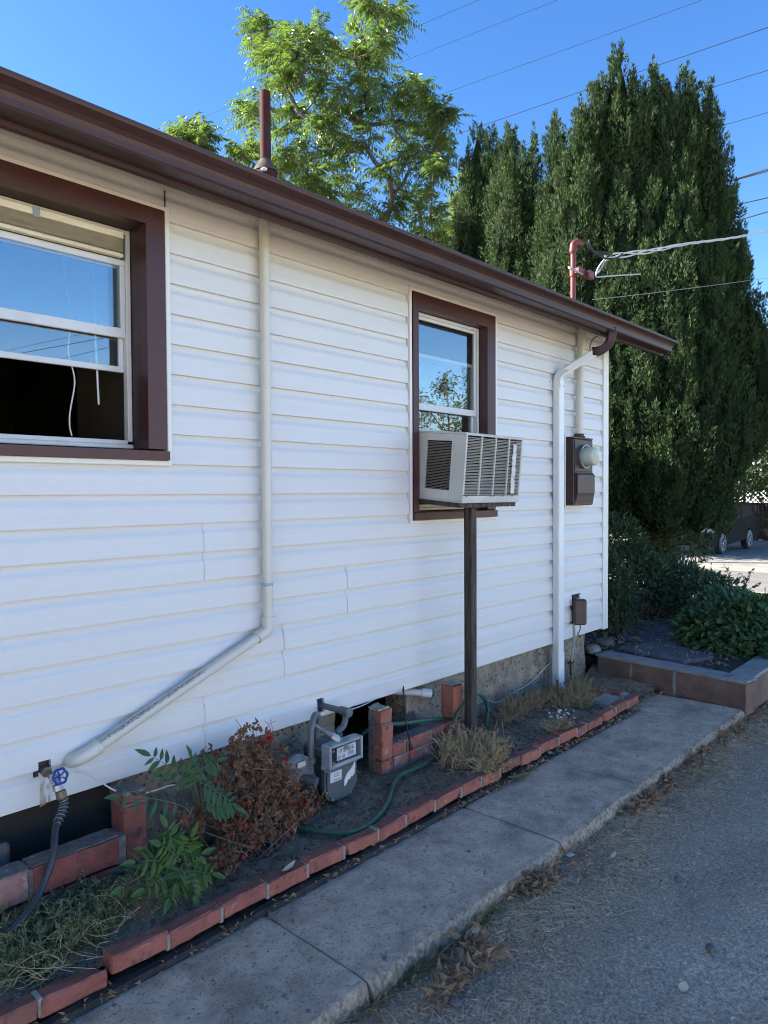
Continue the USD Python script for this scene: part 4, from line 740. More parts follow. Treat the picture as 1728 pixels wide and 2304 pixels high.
obj('regulator', [lathe([(.0, -.022), (.058, -.018), (.073, -.010), (.076, -.006), (.076, .006), (.072, .010), (.060, .016), (.034, .024), (.0, .026)], rc, (-.15, -1, .06), 32), tube([rc + [.02, .0, .0], [2.19, -.21, -.165]], .018, 12)], M['gas_pipe'], gm, smooth=35)
obj('regulator_bolt', [lathe([(0, -.009), (.007, -.009), (.007, .010), (0, .010)], rc + .069 * (math.cos(t) * basis((-.15, -1, .06))[0] + math.sin(t) * basis((-.15, -1, .06))[1]), (-.15, -1, .06), 6) for t in np.arange(8) * np.pi / 4], M['grey_metal'], gm)
obj('regulator_tag', box(rc[0] - .018, rc[0] + .030, rc[1] - .0285, rc[1] - .0265, rc[2] + .022, rc[2] + .046), mat('tag_paper', (.50, .47, .42), (.58, .55, .5), 20, 2, .6), gm)
cp = rc + [.015, -.018, -.035]
obj('regulator_cap', [lathe([(.0, 0), (.022, 0), (.022, .065), (.020, .070), (.0, .071)], cp, (.45, -1, -.16), 18), lathe([(.0, 0), (.024, 0), (.024, .010), (.0, .011)], cp + unit(np.array([.45, -1, -.16])) * .066, (.45, -1, -.16), 18)], M['gas_grey'], gm, smooth=40)
# paint brush left lying on the meter
pb = thing('paint_brush', 'old paint brush with pale bristles lying on top of the gas meter', 'paint brush')
bq = onY(752, 1657, -.262); b1 = onY(793, 1680, -.318); bd = unit(b1 - bq); bs_ = unit(np.cross(bd, [0, 0, 1])); b0 = bq - bd * .02
V, F = [], []
g = np.random.default_rng(5)
def flat(p0, p1, w0, w1, t):
    up = np.cross(bs_, bd)
    P = np.array([p + s * bs_ * w / 2 + q * up * t / 2 for p, w in ((p0, w0), (p1, w1)) for s in (-1, 1) for q in (-1, 1)]); return trimesh.convex.convex_hull(P)
obj('handle', tube(spline([b0 - bd * .11 + [0, 0, .004], b0 - bd * .05, bq - bd * .01], 10), [.008, .009, .010, .009, .008, .009, .010, .012, .013, .013], 10), mat('brush_handle', (.12, .13, .14), (.2, .2, .2), 20, 3, .5), pb, smooth=True)
obj('ferrule', flat(bq - bd * .012, bq + bd * .028, .045, .062, .016), M['aluminium'], pb)
nb = 260
pa = bq + bd * .026 + bs_ * g.uniform(-.029, .029, (nb, 1)) + np.array([0, 0, 1]) * g.uniform(-.006, .006, (nb, 1))
pe = pa + bd * g.uniform(.055, .075, (nb, 1)) + bs_ * ((pa - bq) @ bs_)[:, None] * .45 + np.array([0, 0, -1]) * g.uniform(.0, .016, (nb, 1))
obj('bristles', blades(pa, pe - pa, np.tile([0, 0, 1.0], (nb, 1)) + g.normal(0, .3, (nb, 3)), np.linalg.norm(pe - pa, axis=1), .0028, .02), mat('bristle', (.42, .38, .24), (.56, .52, .36), 90, 3, .7), pb, kind='stuff')

# hoses, cords, stray pipes
M['hose'] = mat('green_hose', (0.014, 0.082, 0.054), (0.022, 0.105, 0.072), 20, 3, 0.38)
M['hose_y'] = mat('hose_stripe', (0.05, 0.085, 0.03), (0.085, 0.115, 0.04), 20, 3, 0.4)
def striped(name, pts, r, label, n=160):
    t = thing(name, label, 'hose'); p = spline(pts, n)
    obj('hose', tube(p, r, 12), M['hose'], t, smooth=True)
    d = unit(np.gradient(p, axis=0)); s = np.cross(d, [0, 0, 1.0]); s = unit(s); s = s * np.sign((s @ np.array([-.2, -1, 0])))[:, None]
    up = np.cross(s, d); up *= np.sign(up[:, 2:3] + 1e-9)
    off = unit(up * .62 + s * .55)
    obj('stripe', tube(p + off * r * .80, r * .30, 6), M['hose_y'], t, smooth=True)
    return t
zs = -.318
hp = [onZ(-60, 2040, -.30), onZ(120, 1985, -.262), onZ(270, 1958, -.258), onZ(400, 1925, -.285), onZ(470, 1890, zs), onZ(570, 1855, zs), onZ(690, 1866, zs), onZ(790, 1872, zs), onZ(840, 1845, zs), onZ(875, 1795, zs), onZ(905, 1742, zs), onZ(950, 1722, zs), onZ(988, 1690, zs) + [0, 0, .02]]
up_ = [onY(1010, 1650, -.235), onY(1035, 1592, -.20), onY(1062, 1566, -.17), onY(1085, 1566, -.13), onY(1097, 1590, -.12), onY(1095, 1628, -.13), [3.42, -.17, -.325], [3.25, -.09, -.30], onY(1000, 1632, -.11), onY(900, 1628, -.075), onY(850, 1632, -.05), [2.60, -.0, -.30]]
striped('garden_hose', hp + up_, .0122, 'green garden hose with a yellow stripe winding through the bed past the gas meter')
bh = thing('tap_hose', 'black hose with a wire spring guard hanging from the tap', 'hose')
hs = tv + [.010, -.022, -.055]
hpts = [hs, hs + [.008, -.008, -.03], onY(129, 1850, -.155), onY(119, 1925, -.236), onY(95, 1995, -.262), onY(50, 2068, -.33), onY(-5, 2120, -.34), onY(-60, 2150, -.38)]
M['rubber'] = mat('black_rubber', (0.022, 0.026, 0.030), (0.035, 0.04, 0.046), 12, 3, 0.42)
obj('hose', tube(spline(hpts, 60), .0125, 12), M['rubber'], bh, smooth=True)
obj('coupling', lathe([(.0, 0), (.0185, 0), (.0185, .024), (.015, .03), (0, .03)], hs + [0, .002, .012], (.1, -.2, -1), 10), M['brass'], bh)
hsp = spline(hpts[:4], 200); th_ = np.linspace(0, 7 * 2 * np.pi, 170); idx = np.linspace(10, 100, 170).astype(int); tt = unit(np.gradient(hsp, axis=0))[idx]
A_ = unit(np.cross(tt, [1.0, 0, 0])); B_ = np.cross(tt, A_)
obj('spring_guard', tube(hsp[idx] + .0158 * (np.cos(th_)[:, None] * A_ + np.sin(th_)[:, None] * B_), .0014, 5), M['grey_metal'], bh)
ec = thing('extension_cord', 'thin black extension cord with a bright red plug end hanging below the siding', 'cord')
cpts = [onY(906, 1551, -.035), onY(907, 1556, -.06), onY(908, 1550, -.20), onY(912, 1610, -.215), onY(920, 1660, -.225), onY(922, 1670, -.225)]
obj('cord', tube(spline(cpts, 30), .0042, 8), M['dark_metal'], ec, smooth=True)
pe_ = cpts[-1]
obj('plug_body', tube([pe_, pe_ + [.002, -.004, -.02], pe_ + [.004, -.006, -.040]], [.006, .010, .012], 10), M['dark_metal'], ec)
obj('plug_end', [tube([pe_ + [.004, -.006, -.0405], pe_ + [.005, -.007, -.060]], [.0135, .0125], 8), tube([pe_ + [-.002, -.007, -.0605], pe_ + [-.002, -.008, -.070]], .004, 6), tube([pe_ + [.010, -.007, -.0605], pe_ + [.010, -.008, -.070]], .004, 6)], mat('red_plastic', (.55, .035, .03), (.62, .05, .04), 20, 2, .4), ec)
wp = thing('white_pipe', 'short capped white plastic pipe sticking out below the siding', 'pipe')
wa0, wa1 = np.array([3.10, .10, -.030]), np.array([3.275, -.06, -.052])
obj('pipe', tube([wa0, wa1], .021, 16), M['aluminium'], wp, smooth=40); wd_ = unit(wa1 - wa0)
obj('coupling', tube([wa1 - wd_ * .055, wa1 + wd_ * .004], .026, 16), M['aluminium'], wp, smooth=40)
obj('plug', lathe([(0, 0), (.018, 0), (.018, .012), (0, .013)], wa1 + wd_ * .0045, wd_, 10), mat('green_plug', (.03, .12, .09), None, 5, 2, .5), wp)
M['cable'] = mat('white_cable', (.50, .50, .46), (.62, .62, .57), 20, 2, .5)
cw = [onY(725, 1602, -.02), onY(762, 1600, -.03), onY(800, 1593, -.02), onY(830, 1580, -.012), onY(858, 1564, -.006), [2.95, .0, .01]]
tag(obj('white_cable', tube(spline(cw, 40), .0040, 6), M['cable']), 'thin white cable sagging from behind the gas meter to the white pipe', 'cable')
cw = [onY(1098, 1575, .015), onY(1120, 1580, .0), onY(1145, 1565, .01), onY(1170, 1550, .012), onY(1200, 1530, .012), onY(1228, 1500, .014), onY(1245, 1490, .02)]
tag(obj('white_cable', tube(spline(cw, 40), .0036, 6), M['cable']), 'white cable clipped along the rough foundation behind the weeds', 'cable')
cw = [onY(168, 1738, -.03), onY(205, 1745, -.06), onY(235, 1765, -.10), onY(270, 1783, -.14), onY(305, 1787, -.15), onY(400, 1775, -.03)]
tag(obj('frayed_wire', tube(spline(cw, 30), .0032, 6), M['cord']), 'frayed grey wire poking out of the siding beside the tap', 'wire')
sk_ = onZ(1263, 1600, -.36)
tag(obj('steel_stake', tube([sk_ + [0, 0, -.05], onY(1254, 1530, sk_[1] + .02) + [0, 0, .0]], .0085, 8), M['rust']), 'rusty steel stake leaning in the bed beside the downspout', 'stake')

# stones and bits at the far corner of the bed
M['stone'] = mat('pale_stone', (0.16, 0.145, 0.13), (0.27, 0.25, 0.225), 9, 6, 0.9)
M['stone_d'] = mat('dark_stone', (0.075, 0.070, 0.068), (0.13, 0.125, 0.12), 9, 6, 0.9)
def stone(u, v, z, sx, sy, sz, label, m='stone', seed=0):
    b = trimesh.creation.icosphere(3); vv = np.asarray(b.vertices); n_ = fbm(vv * 1.3 + seed * 7.1, 3, seed) - .5
    vv = vv * (1 + .55 * n_[:, None]) * [sx, sy, sz] + onZ(u, v, z) + [0, 0, sz * .4]
    tag(obj('stone', (vv, b.faces), M[m], smooth=True), label, 'stone', None)
stone(1368, 1572, -.37, .055, .045, .040, 'round pale stone inside the bed near the brick corner', 'stone', 1)
stone(1345, 1598, -.372, .085, .05, .028, 'flat brown stone lying in the bed left of the brick corner', 'stone_d', 2)
stone(1334, 1466, -.20, .075, .06, .045, 'pale stone at the foot of the house corner above the block wall', 'stone', 3)
stone(1362, 1450, -.20, .10, .07, .045, 'dark rounded stone behind the pale one at the house corner', 'stone_d', 4)
stone(1300, 1610, -.372, .035, .03, .02, 'small stone in the weeds beside the stake', 'stone', 5)
stone(1320, 1575, -.37, .05, .04, .025, 'greyish stone against the dry weeds near the bed corner', 'stone_d', 6)
stone(1598, 2135, -.455, .020, .015, .011, 'lone dark pebble on the open driveway gravel', 'stone_d', 7)
stone(1523, 1979, -.455, .016, .012, .010, 'rounded dark pebble among the straw in mid driveway', 'stone_d', 8)
stone(1025, 2258, -.455, .018, .018, .012, 'grey pebble beside the broken path edge in the foreground', 'stone_d', 9)

# low wall of brown blocks round the front yard
bwall = thing('block_wall', 'low retaining wall of brown blocks with a grey worn top', 'wall')
q0, q1 = np.array([5.455, -.050]), np.array([5.335, -1.222])          # front face, house end and outer corner
e_ = unit(q1 - q0); n_ = np.array([e_[1], -e_[0]])                     # along the face, and back into the yard
if n_[0] < 0: n_ = -n_
Lw = np.linalg.norm(q1 - q0)
def wallblock(o, e, n, s0, s1, d, z0, z1, ch, m, name, lab=None):
    c = [o + e * s + n * t for s in (s0, s1) for t in (0, d)]
    P = []
    ctr = sum(c) / 4
    for p in c:
        for z, sz in ((z0, 1), (z1, -1)):
            i = p + unit(ctr - p) * ch * 1.4
            P += [(i[0], i[1], z), (p[0], p[1], z + sz * ch)]
    h = trimesh.convex.convex_hull(np.array(P))
    obj(name, rough(h, .0035, 18, int(abs(s0) * 50) % 13, .07), M[m], bwall, smooth=30)
zt, zb_ = -.186, -.44
cuts = [0.0, .300, .655, Lw]
for a, b in zip(cuts[:-1], cuts[1:]): wallblock(q0, e_, n_, a + .005, b - .005, .150, zb_, zt - .0245, .006, 'block', 'block')
for s in cuts[1:-1]: wallblock(q0, e_, n_, s - .012, s + .012, .14, zb_, zt - .027, .003, 'cap', 'mortar_joint')
wallblock(q0, e_, n_, -.02, Lw + .004, .165, zt - .024, zt, .008, 'cap', 'top_course')
e2_ = np.array([1.0, .012]); n2_ = np.array([-.012, 1.0]); c2 = q1 + np.array([.0, .0])
for k in range(12):
    a, b = .165 + .40 * k - (.01 if k == 0 else 0), .165 + .40 * (k + 1)
    if k == 0: wallblock(c2, e2_, n2_, .0 + .152, b - .005, .150, zb_, zt - .0245, .006, 'block', 'block')
    else: wallblock(c2, e2_, n2_, a + .005, b - .005, .150, zb_ - .15, zt - .0245, .006, 'block', 'block')
    wallblock(c2, e2_, n2_, b - .010, b + .010, .14, zb_ - .1, zt - .028, .003, 'cap', 'mortar_joint')
wallblock(c2, e2_, n2_, .172, 5.0, .165, zt - .024, zt - .001, .008, 'cap', 'top_course')
# dark slabs of the short garden walk behind it
gw = UsdGeom.Xform.Define(stage, path('garden_walk')).GetPrim(); gw.SetCustomDataByKey('kind', 'structure')
for k, (pts) in enumerate([[(1400, 1462), (1535, 1490), (1600, 1478), (1480, 1442)], [(1395, 1437), (1490, 1450), (1590, 1440), (1520, 1405), (1410, 1410)], [(1400, 1404), (1510, 1402), (1540, 1385), (1440, 1378)]]):
    P_ = Polygon([onZ(u, v, -.20)[:2] for u, v in pts]).buffer(-.01).buffer(.03)
    obj('paving_slab', rough(prism(P_, -.24, -.190 - .003 * k, 'z'), .008, 8, 30 + k, .10), M['slate'], gw)

# ================================================================ PLANTS OF THE BED
def pinnate(O, D, N, L, pairs, lw, ll, droop, g, rachis_r=0.0022, term=True, bl=blades8):
    """Feathered leaves: for each, leaflets in pairs along a drooping stalk. Returns (leaflet mesh, stalk mesh)."""
    P_, D_, N_, L_, W_, stalks = [], [], [], [], [], []
    for o, d, n, l in zip(O, D, N, L):
        d = unit(d); s = unit(np.cross(d, n)); n = np.cross(s, d); ts = np.linspace(0, 1, 2 * pairs + 2)
        curve = o + d * (ts * l)[:, None] - np.array([0, 0, 1.0]) * (droop * l * ts ** 2)[:, None] + s * (g.normal(0, .05) * l * ts ** 2)[:, None]
        stalks.append(tube(curve[::2], np.linspace(rachis_r, rachis_r * .4, len(curve[::2])), 4, False))
        td = unit(np.gradient(curve, axis=0))
        for k in range(pairs):
            i = int(1 + (k + .8) * (len(ts) - 2) / pairs); i = min(i, len(ts) - 1); f_ = 1 - .45 * abs((k + .5) / pairs - .45) * 1.6
            for sg in (-1, 1):
                P_.append(curve[i]); dd = td[i] * g.uniform(.25, .55) + s * sg + n * g.uniform(-.25, .10) + np.array([0, 0, -g.uniform(.05, .55)])
                D_.append(dd); N_.append(n + g.normal(0, .25, 3)); L_.append(ll * f_ * g.uniform(.85, 1.12)); W_.append(lw * f_ * g.uniform(.85, 1.1))
        if term: P_.append(curve[-1]); D_.append(td[-1]); N_.append(n); L_.append(ll * .9); W_.append(lw * .9)
    return bl(np.array(P_), np.array(D_), np.array(N_), np.array(L_), np.array(W_), .18, .14), cat(stalks)
Gp = np.random.default_rng(21)
M['ail'] = leafmat('feathered_leaf', [(0.045, 0.105, 0.052), (0.070, 0.150, 0.068), (0.10, 0.20, 0.070), (0.16, 0.25, 0.08)], trans=.22, rough_=.6, spec=.25)
M['ail_b'] = leafmat('feathered_leaf_bright', [(0.045, 0.11, 0.03), (0.08, 0.17, 0.04), (0.13, 0.24, 0.05)], trans=.25)
M['stem_g'] = mat('green_stem', (0.10, 0.12, 0.05), (0.14, 0.15, 0.07), 20, 3, .6)
M['stem_b'] = mat('brown_stem', (0.12, 0.085, 0.06), (0.20, 0.15, 0.11), 20, 3, .8)
def seedling(label, base, leaves, m, pairs, ll, lw):
    """leaves: (root u, v, y, tip u, v, y) measured on the photo."""
    t = thing('tree_seedling', label, 'plant')
    O, D, N, L = [], [], [], []
    for (u0, v0, y0, u1, v1, y1) in leaves:
        a, b = onY(u0, v0, y0), onY(u1, v1, y1); O.append(a); D.append(b - a + [0, 0, .12 * np.linalg.norm(b - a)]); L.append(np.linalg.norm(b - a)); N.append(np.array([Gp.uniform(-.25, .05), -.75, .75]) + Gp.normal(0, .12, 3))
    lf, st = pinnate(O, D, N, L, pairs, lw, ll, .12, Gp)
    obj('leaves', lf, m, t)
    roots = np.array(O); ctr = roots.mean(0)
    obj('stem', [st] + [tube(spline([base, (base + r) / 2 + [0, -.01, .03], r], 10), np.linspace(.005, .0025, 10), 5) for r in roots], M['stem_g'], t)
s1 = onZ(430, 1890, -.31)
seedling('green seedling with long feathered leaves reaching over the brick pier and siding', onZ(455, 1905, -.32), [(415, 1815, -.30, 262, 1788, -.36), (425, 1760, -.26, 335, 1690, -.20), (440, 1770, -.28, 430, 1698, -.30), (450, 1760, -.28, 520, 1800, -.36), (455, 1800, -.30, 525, 1815, -.38), (430, 1745, -.27, 490, 1712, -.26)], M['ail'], 6, .075, .026)
seedling('bright green low seedling of feathered leaves at the foot of the brick pier', onZ(400, 1960, -.33), [(395, 1945, -.40, 270, 1988, -.50), (400, 1930, -.40, 375, 1852, -.38), (405, 1940, -.42, 332, 1910, -.40), (410, 1945, -.42, 455, 1925, -.45), (405, 1955, -.44, 330, 2010, -.52), (420, 1950, -.44, 440, 2005, -.52), (395, 1940, -.42, 300, 1940, -.47), (410, 1930, -.40, 430, 1880, -.42), (415, 1960, -.45, 475, 1965, -.50), (400, 1960, -.45, 385, 2020, -.53), (405, 1935, -.42, 360, 1895, -.44), (410, 1950, -.44, 395, 1985, -.52)], M['ail_b'], 5, .068, .026)

# dried geranium: tangle of brown stems, curled brown, red and yellowed leaves, a few red flowers
M['ger'] = leafmat('dry_geranium_leaf', [(0.07, 0.036, 0.024), (0.21, 0.115, 0.066), (0.36, 0.22, 0.13), (0.22, 0.085, 0.060), (0.56, 0.42, 0.27)], trans=.15, rough_=.75, spec=.15, scale=9)
M['ger_r'] = leafmat('red_geranium_leaf', [(0.17, 0.045, 0.036), (0.25, 0.070, 0.055), (0.22, 0.10, 0.06), (0.36, 0.26, 0.13)], trans=.2, rough_=.65, spec=.2, scale=9)
gr_ = thing('geranium', 'dried brown geranium bush with reddish leaves and a few red flowers', 'plant')
def round_leaf(P, N, r, g, lobes=7):
    """Crinkled roundish leaves: fans of 9 triangles round a stalk point."""
    k = len(P); A = unit(np.cross(N, rand_dirs(k, g))); B = np.cross(unit(N), A); n = 9
    th = np.linspace(-2.6, 2.6, n)[None] + g.normal(0, .08, (k, n)); rr = r[:, None] * (1 + .22 * np.cos(lobes * th) + g.normal(0, .10, (k, n)))
    zz = r[:, None] * (g.normal(0, .36, (k, n)) + .35)
    V = P[:, None] + rr[..., None] * (np.cos(th)[..., None] * A[:, None] + np.sin(th)[..., None] * B[:, None]) + zz[..., None] * unit(N)[:, None]
    V = np.concatenate([P[:, None], V], 1).reshape(-1, 3)
    f = np.stack([np.zeros(n - 1, int), np.arange(1, n), np.arange(2, n + 1)], -1)
    return V, (np.arange(k)[:, None, None] * (n + 1) + f[None]).reshape(-1, 3)
blobs = [(560, 1690, -.20, 62), (600, 1720, -.20, 60), (560, 1770, -.22, 75), (620, 1780, -.24, 65), (650, 1830, -.27, 55), (560, 1850, -.30, 65), (620, 1880, -.33, 62), (670, 1905, -.36, 42), (540, 1900, -.36, 55), (500, 1960, -.42, 38), (600, 1930, -.38, 55), (430, 1850, -.26, 35), (520, 1740, -.18, 50), (520, 1820, -.26, 50), (470, 1700, -.12, 20), (700, 1800, -.25, 30)]
PB, RB = [], []
for u, v, y, rp2 in blobs:
    c = onY(u, v, y); sc = np.linalg.norm(c - EYE) / FPX * rp2; n = int(105 * (rp2 / 50) ** 1.7)
    PB.append(c + rand_dirs(n, Gp) * sc * Gp.uniform(.25, 1, (n, 1)) ** .6 * [1, .8, 1]); RB.append(np.full(n, 1 if v > 1815 else 0))
PB, RB = np.vstack(PB), np.concatenate(RB)
keep = PB[:, 2] > -.335; PB, RB = PB[keep], RB[keep]
PB[:, 1] = np.minimum(PB[:, 1], -.05)
isr = Gp.random(len(PB)) < np.where(RB, .15, .03)
nn = rand_dirs(len(PB), Gp) + [-.2, -.8, .6]
obj('dry_leaves', round_leaf(PB[~isr], nn[~isr], Gp.uniform(.006, .017, (~isr).sum()), Gp), M['ger'], gr_)
obj('red_leaves', round_leaf(PB[isr], nn[isr], Gp.uniform(.009, .020, isr.sum()), Gp), M['ger_r'], gr_)
gbase = onZ(565, 1925, -.34); twigs = []
for k in range(130):
    e = PB[Gp.integers(len(PB))] + rand_dirs(1, Gp)[0] * .02; b = gbase + Gp.normal(0, .05, 3) * [1.6, .7, 0]
    twigs.append(tube(spline([b, (b + e) / 2 + Gp.normal(0, .03, 3), e], 7), np.linspace(.0034, .0008, 7) * Gp.uniform(.6, 1.3), 4, False))
obj('stems', twigs, M['stem_b'], gr_)
straws = []
for k in range(190):
    c = PB[Gp.integers(len(PB))]; d = unit(Gp.normal(size=3) * [1, .6, 1]) * Gp.uniform(.03, .10)
    straws.append(tube([c - d / 2, c + Gp.normal(0, .006, 3), c + d / 2], .0009, 3, False))
M['straw'] = mat('dry_straw', (0.30, 0.23, 0.13), (0.50, 0.41, 0.27), 40, 3, .8)
obj('dry_stalks', straws, M['straw'], gr_, kind='stuff')
tw2 = []
for (u, v, u2, v2) in [(545, 1640, 530, 1618), (550, 1650, 535, 1640), (600, 1640, 612, 1618), (606, 1632, 596, 1622), (610, 1626, 620, 1622)]: tw2.append(tube([onY(u + 5, v + 22, -.16), onY(u, v, -.15), onY(u2, v2, -.15)], .0013, 4))
obj('dead_flower_stalks', tw2, M['stem_b'], gr_)
M['petal'] = leafmat('red_petal', [(0.50, 0.02, 0.04), (0.62, 0.05, 0.07), (0.40, 0.03, 0.05)], trans=.25)
for (u, v, s_) in [(605, 1662, .034), (645, 1708, .016), (690, 1795, .018), (590, 1903, .022), (385, 1815, .014)]:
    c = onY(u, v, -.24 - .10 * (v > 1850)); n = 26; dd = rand_dirs(n, Gp) + [-.1, -.5, .3]
    obj('flower', blades(c + rand_dirs(n, Gp) * s_ * .35, dd, rand_dirs(n, Gp), s_ * Gp.uniform(.4, .8, n), s_ * .35, .1, .1, .6), M['petal'], gr_)

# feathery weeds
def weed(name, label, spots_, n, h, m, seed, lean=.5, leaf=(.016, .003), per=9, straw=0, stemm=None, head=0.0, category='weeds'):
    """A clump: n thin stems with small leaves, rising from spots (u, v, spread)."""
    g = np.random.default_rng(seed); t = thing(name, label, category)
    P_, D_, N_, st = [], [], [], []
    for k in range(n):
        u, v, sx, sy = spots_[g.integers(len(spots_))]
        b = onZ(u, v, -.34) + [g.normal(0, sx), g.normal(0, sy), 0]; b[2] = bed_h(np.array(b[0]), np.array(min(b[1], -.56 + .5 * 0)))
        b[1] = max(b[1], -.60)
        l = h * g.uniform(.55, 1.15); d = unit(np.array([g.normal(0, lean), g.normal(-.1, lean), 1.0])); kink = g.normal(0, .16, 3)
        c = b + d * (np.linspace(0, 1, 7) * l)[:, None] + kink * (np.linspace(0, 1, 7) ** 2 * l)[:, None] - np.array([0, 0, .22]) * (np.linspace(0, 1, 7) ** 2.5 * l)[:, None] * lean * 2
        c[:, 2] = np.maximum(c[:, 2], b[2] + .004)
        st.append(tube(c, np.linspace(.0013, .0006, 7), 3, False))
        i = g.uniform(1, 6, per); lo = np.floor(i).astype(int); fr = (i - lo)[:, None]
        P_.append(c[lo] * (1 - fr) + c[np.minimum(lo + 1, 6)] * fr); D_.append(rand_dirs(per, g) + d * .8 + [0, 0, .2]); N_.append(rand_dirs(per, g) + [0, -.3, .6])
    P_, D_, N_ = np.vstack(P_), np.vstack(D_), np.vstack(N_); k = len(P_)
    obj('leaves', blades(P_, D_, N_, leaf[0] * g.uniform(.6, 1.3, k), leaf[1] * g.uniform(.7, 1.4, k), .2, .1, .5), m, t, kind='stuff')
    obj('stems', st, stemm or M['straw'], t, kind='stuff')
    if straw:
        sw = []
        for q in range(straw):
            u, v, sx, sy = spots_[g.integers(len(spots_))]; c = onZ(u, v, -.30) + [g.normal(0, sx), g.normal(0, sy), g.uniform(-.02, .05)]; c[1] = max(c[1], -.58)
            d = unit(np.array([g.normal(), g.normal(), g.normal(0, .25)])) * g.uniform(.03, .10); k2 = g.normal(0, .02, 3)
            sw.append(tube(spline([c - d, c + k2, c + d], 6), .0009, 3, False))
        obj('dry_stalks', sw, M['straw'], t, kind='stuff')
    return t
M['weed_g'] = leafmat('grey_green_weed', [(0.11, 0.155, 0.08), (0.17, 0.215, 0.11), (0.25, 0.28, 0.16), (0.34, 0.32, 0.20)], trans=.2, rough_=.7, spec=.15)
M['weed_d'] = leafmat('dry_weed', [(0.36, 0.27, 0.145), (0.52, 0.41, 0.24), (0.64, 0.53, 0.34), (0.30, 0.25, 0.13)], trans=.2, rough_=.8, spec=.1)
M['weed_dg'] = leafmat('half_dry_weed', [(0.20, 0.165, 0.09), (0.32, 0.265, 0.155), (0.46, 0.38, 0.24), (0.20, 0.185, 0.095)], trans=.2, rough_=.8, spec=.1)
weed('weed_patch', 'low grey-green weed patch tangled with dry stalks beside the near brick edging', [(60, 2090, .06, .05), (150, 2040, .06, .05), (200, 2090, .05, .04), (110, 2140, .06, .04), (30, 2150, .06, .04), (235, 2060, .03, .04), (70, 2190, .05, .03), (170, 2120, .05, .04)], 900, .135, M['weed_g'], 31, .55, (.020, .0046), 34, 170)
weed('dry_weeds', 'straw-coloured dry weeds round the foot of the timber post', [(1030, 1700, .05, .03), (1065, 1690, .05, .03), (1095, 1700, .05, .03), (1050, 1725, .06, .025), (1110, 1735, .05, .02), (1015, 1715, .04, .03)], 520, .165, M['weed_d'], 32, .42, (.0085, .0062), 34, 60)
weed('dry_weeds', 'dry weeds spilling over the brick edging onto the path', [(1150, 1748, .05, .015), (1130, 1742, .05, .02), (1110, 1748, .04, .02)], 170, .085, M['weed_d'], 36, .9, (.0085, .006), 26, 40)
weed('dry_weeds', 'half-dry bushy weeds against the foundation left of the downspout', [(1160, 1605, .07, .03), (1200, 1590, .07, .03), (1240, 1575, .06, .03), (1150, 1620, .04, .02)], 420, .16, M['weed_dg'], 33, .45, (.0085, .006), 30, 40)
weed('dry_weeds', 'half-dry weeds right of the downspout in front of the ground rod', [(1290, 1575, .05, .03), (1310, 1585, .05, .03), (1270, 1590, .04, .03), (1300, 1560, .04, .02)], 300, .16, M['weed_dg'], 34, .4, (.0085, .006), 30, 30)
weed('dry_weeds', 'small round grey weed tuft by the stake and the brick edging', [(1250, 1655, .03, .022), (1262, 1650, .03, .02)], 190, .115, M['weed_dg'], 35, .4, (.0075, .005), 26, 10)
wf = thing('white_pebbles', 'cluster of small white snail shells and pebbles round the stake foot', 'pebbles')
g = np.random.default_rng(8)
for k in range(34):
    c = onZ(1258 + g.normal(0, 16), 1612 + g.normal(0, 10), -.345 + g.uniform(0, .035)); b = trimesh.creation.icosphere(1); obj('pebble', (np.asarray(b.vertices) * g.uniform(.006, .011) * [1, 1, .8] + c, b.faces), M['vinyl_trim'] if g.random() < .6 else M['mortar'], wf, smooth=True)

# fallen leaves, straw and litter
M['litter'] = leafmat('fallen_leaf', [(0.14, 0.09, 0.06), (0.30, 0.21, 0.135), (0.44, 0.34, 0.23), (0.58, 0.48, 0.35), (0.66, 0.58, 0.45)], trans=.12, rough_=.75, spec=.15, scale=20)
def litter(name, n, place, L, seed, m, lab=None, W=.45, curl=.5):
    g = np.random.default_rng(seed); P = place(g, n)
    D = np.c_[g.normal(size=n), g.normal(size=n), g.uniform(-.25, .7, n)]; N = np.c_[g.normal(0, .7, n), g.normal(0, .7, n), g.uniform(-.4, 1.2, n)]
    l = g.uniform(*L, n); P = P + [0, 0, .004] + np.c_[np.zeros((n, 2)), g.uniform(0, .012, n)]
    v, f = blades(P, D, N, l, l * W * g.uniform(.6, 1.3, n), .5, .3, .5)
    return obj(name, (v, f), m, kind='stuff')
def edge_line(g, n):
    x = np.r_[g.uniform(.6, 5.6, n // 2), g.uniform(3.3, 5.9, n - n // 2)]; dens = .5 + .5 * np.sin(x * 7) * np.sin(x * 2.3 + 1); y = -1.205 - np.abs(g.normal(0, .045, n)) * (1 + dens) - .01
    return np.c_[x, y, drive_h(x, y) + g.uniform(0, .015, n) * (y > -1.25)]
litter('leaf_litter', 1500, edge_line, (.014, .042), 51, M['litter'])
cl_rng = [(1185, 1985), (1205, 1995), (1060, 2130), (1090, 2165), (1230, 1990), (1440, 1822), (1470, 1800), (1560, 1720), (1580, 1700), (1620, 1660), (1500, 1760), (1650, 1640), (1170, 2010), (1040, 2190), (1010, 2230)]
def clumps(g, n):
    k = g.integers(len(cl_rng), size=n); c = np.array([onZ(u, v, ZD) for u, v in cl_rng])[k]
    p = c + np.c_[g.normal(0, .045, n), g.normal(0, .022, n), np.abs(g.normal(0, .018, n))]; p[:, 1] = np.minimum(p[:, 1], -1.215); return p
litter('leaf_heaps', 760, clumps, (.018, .048), 52, M['litter'])
def gap_leaves(g, n):
    x = np.r_[g.uniform(3.2, 5.0, n // 2), g.uniform(.5, 3.3, n - n // 2)]; y = -.665 + g.normal(0, .008, n); return np.c_[x, y, np.full(n, -.388) + g.uniform(0, .01, n)]
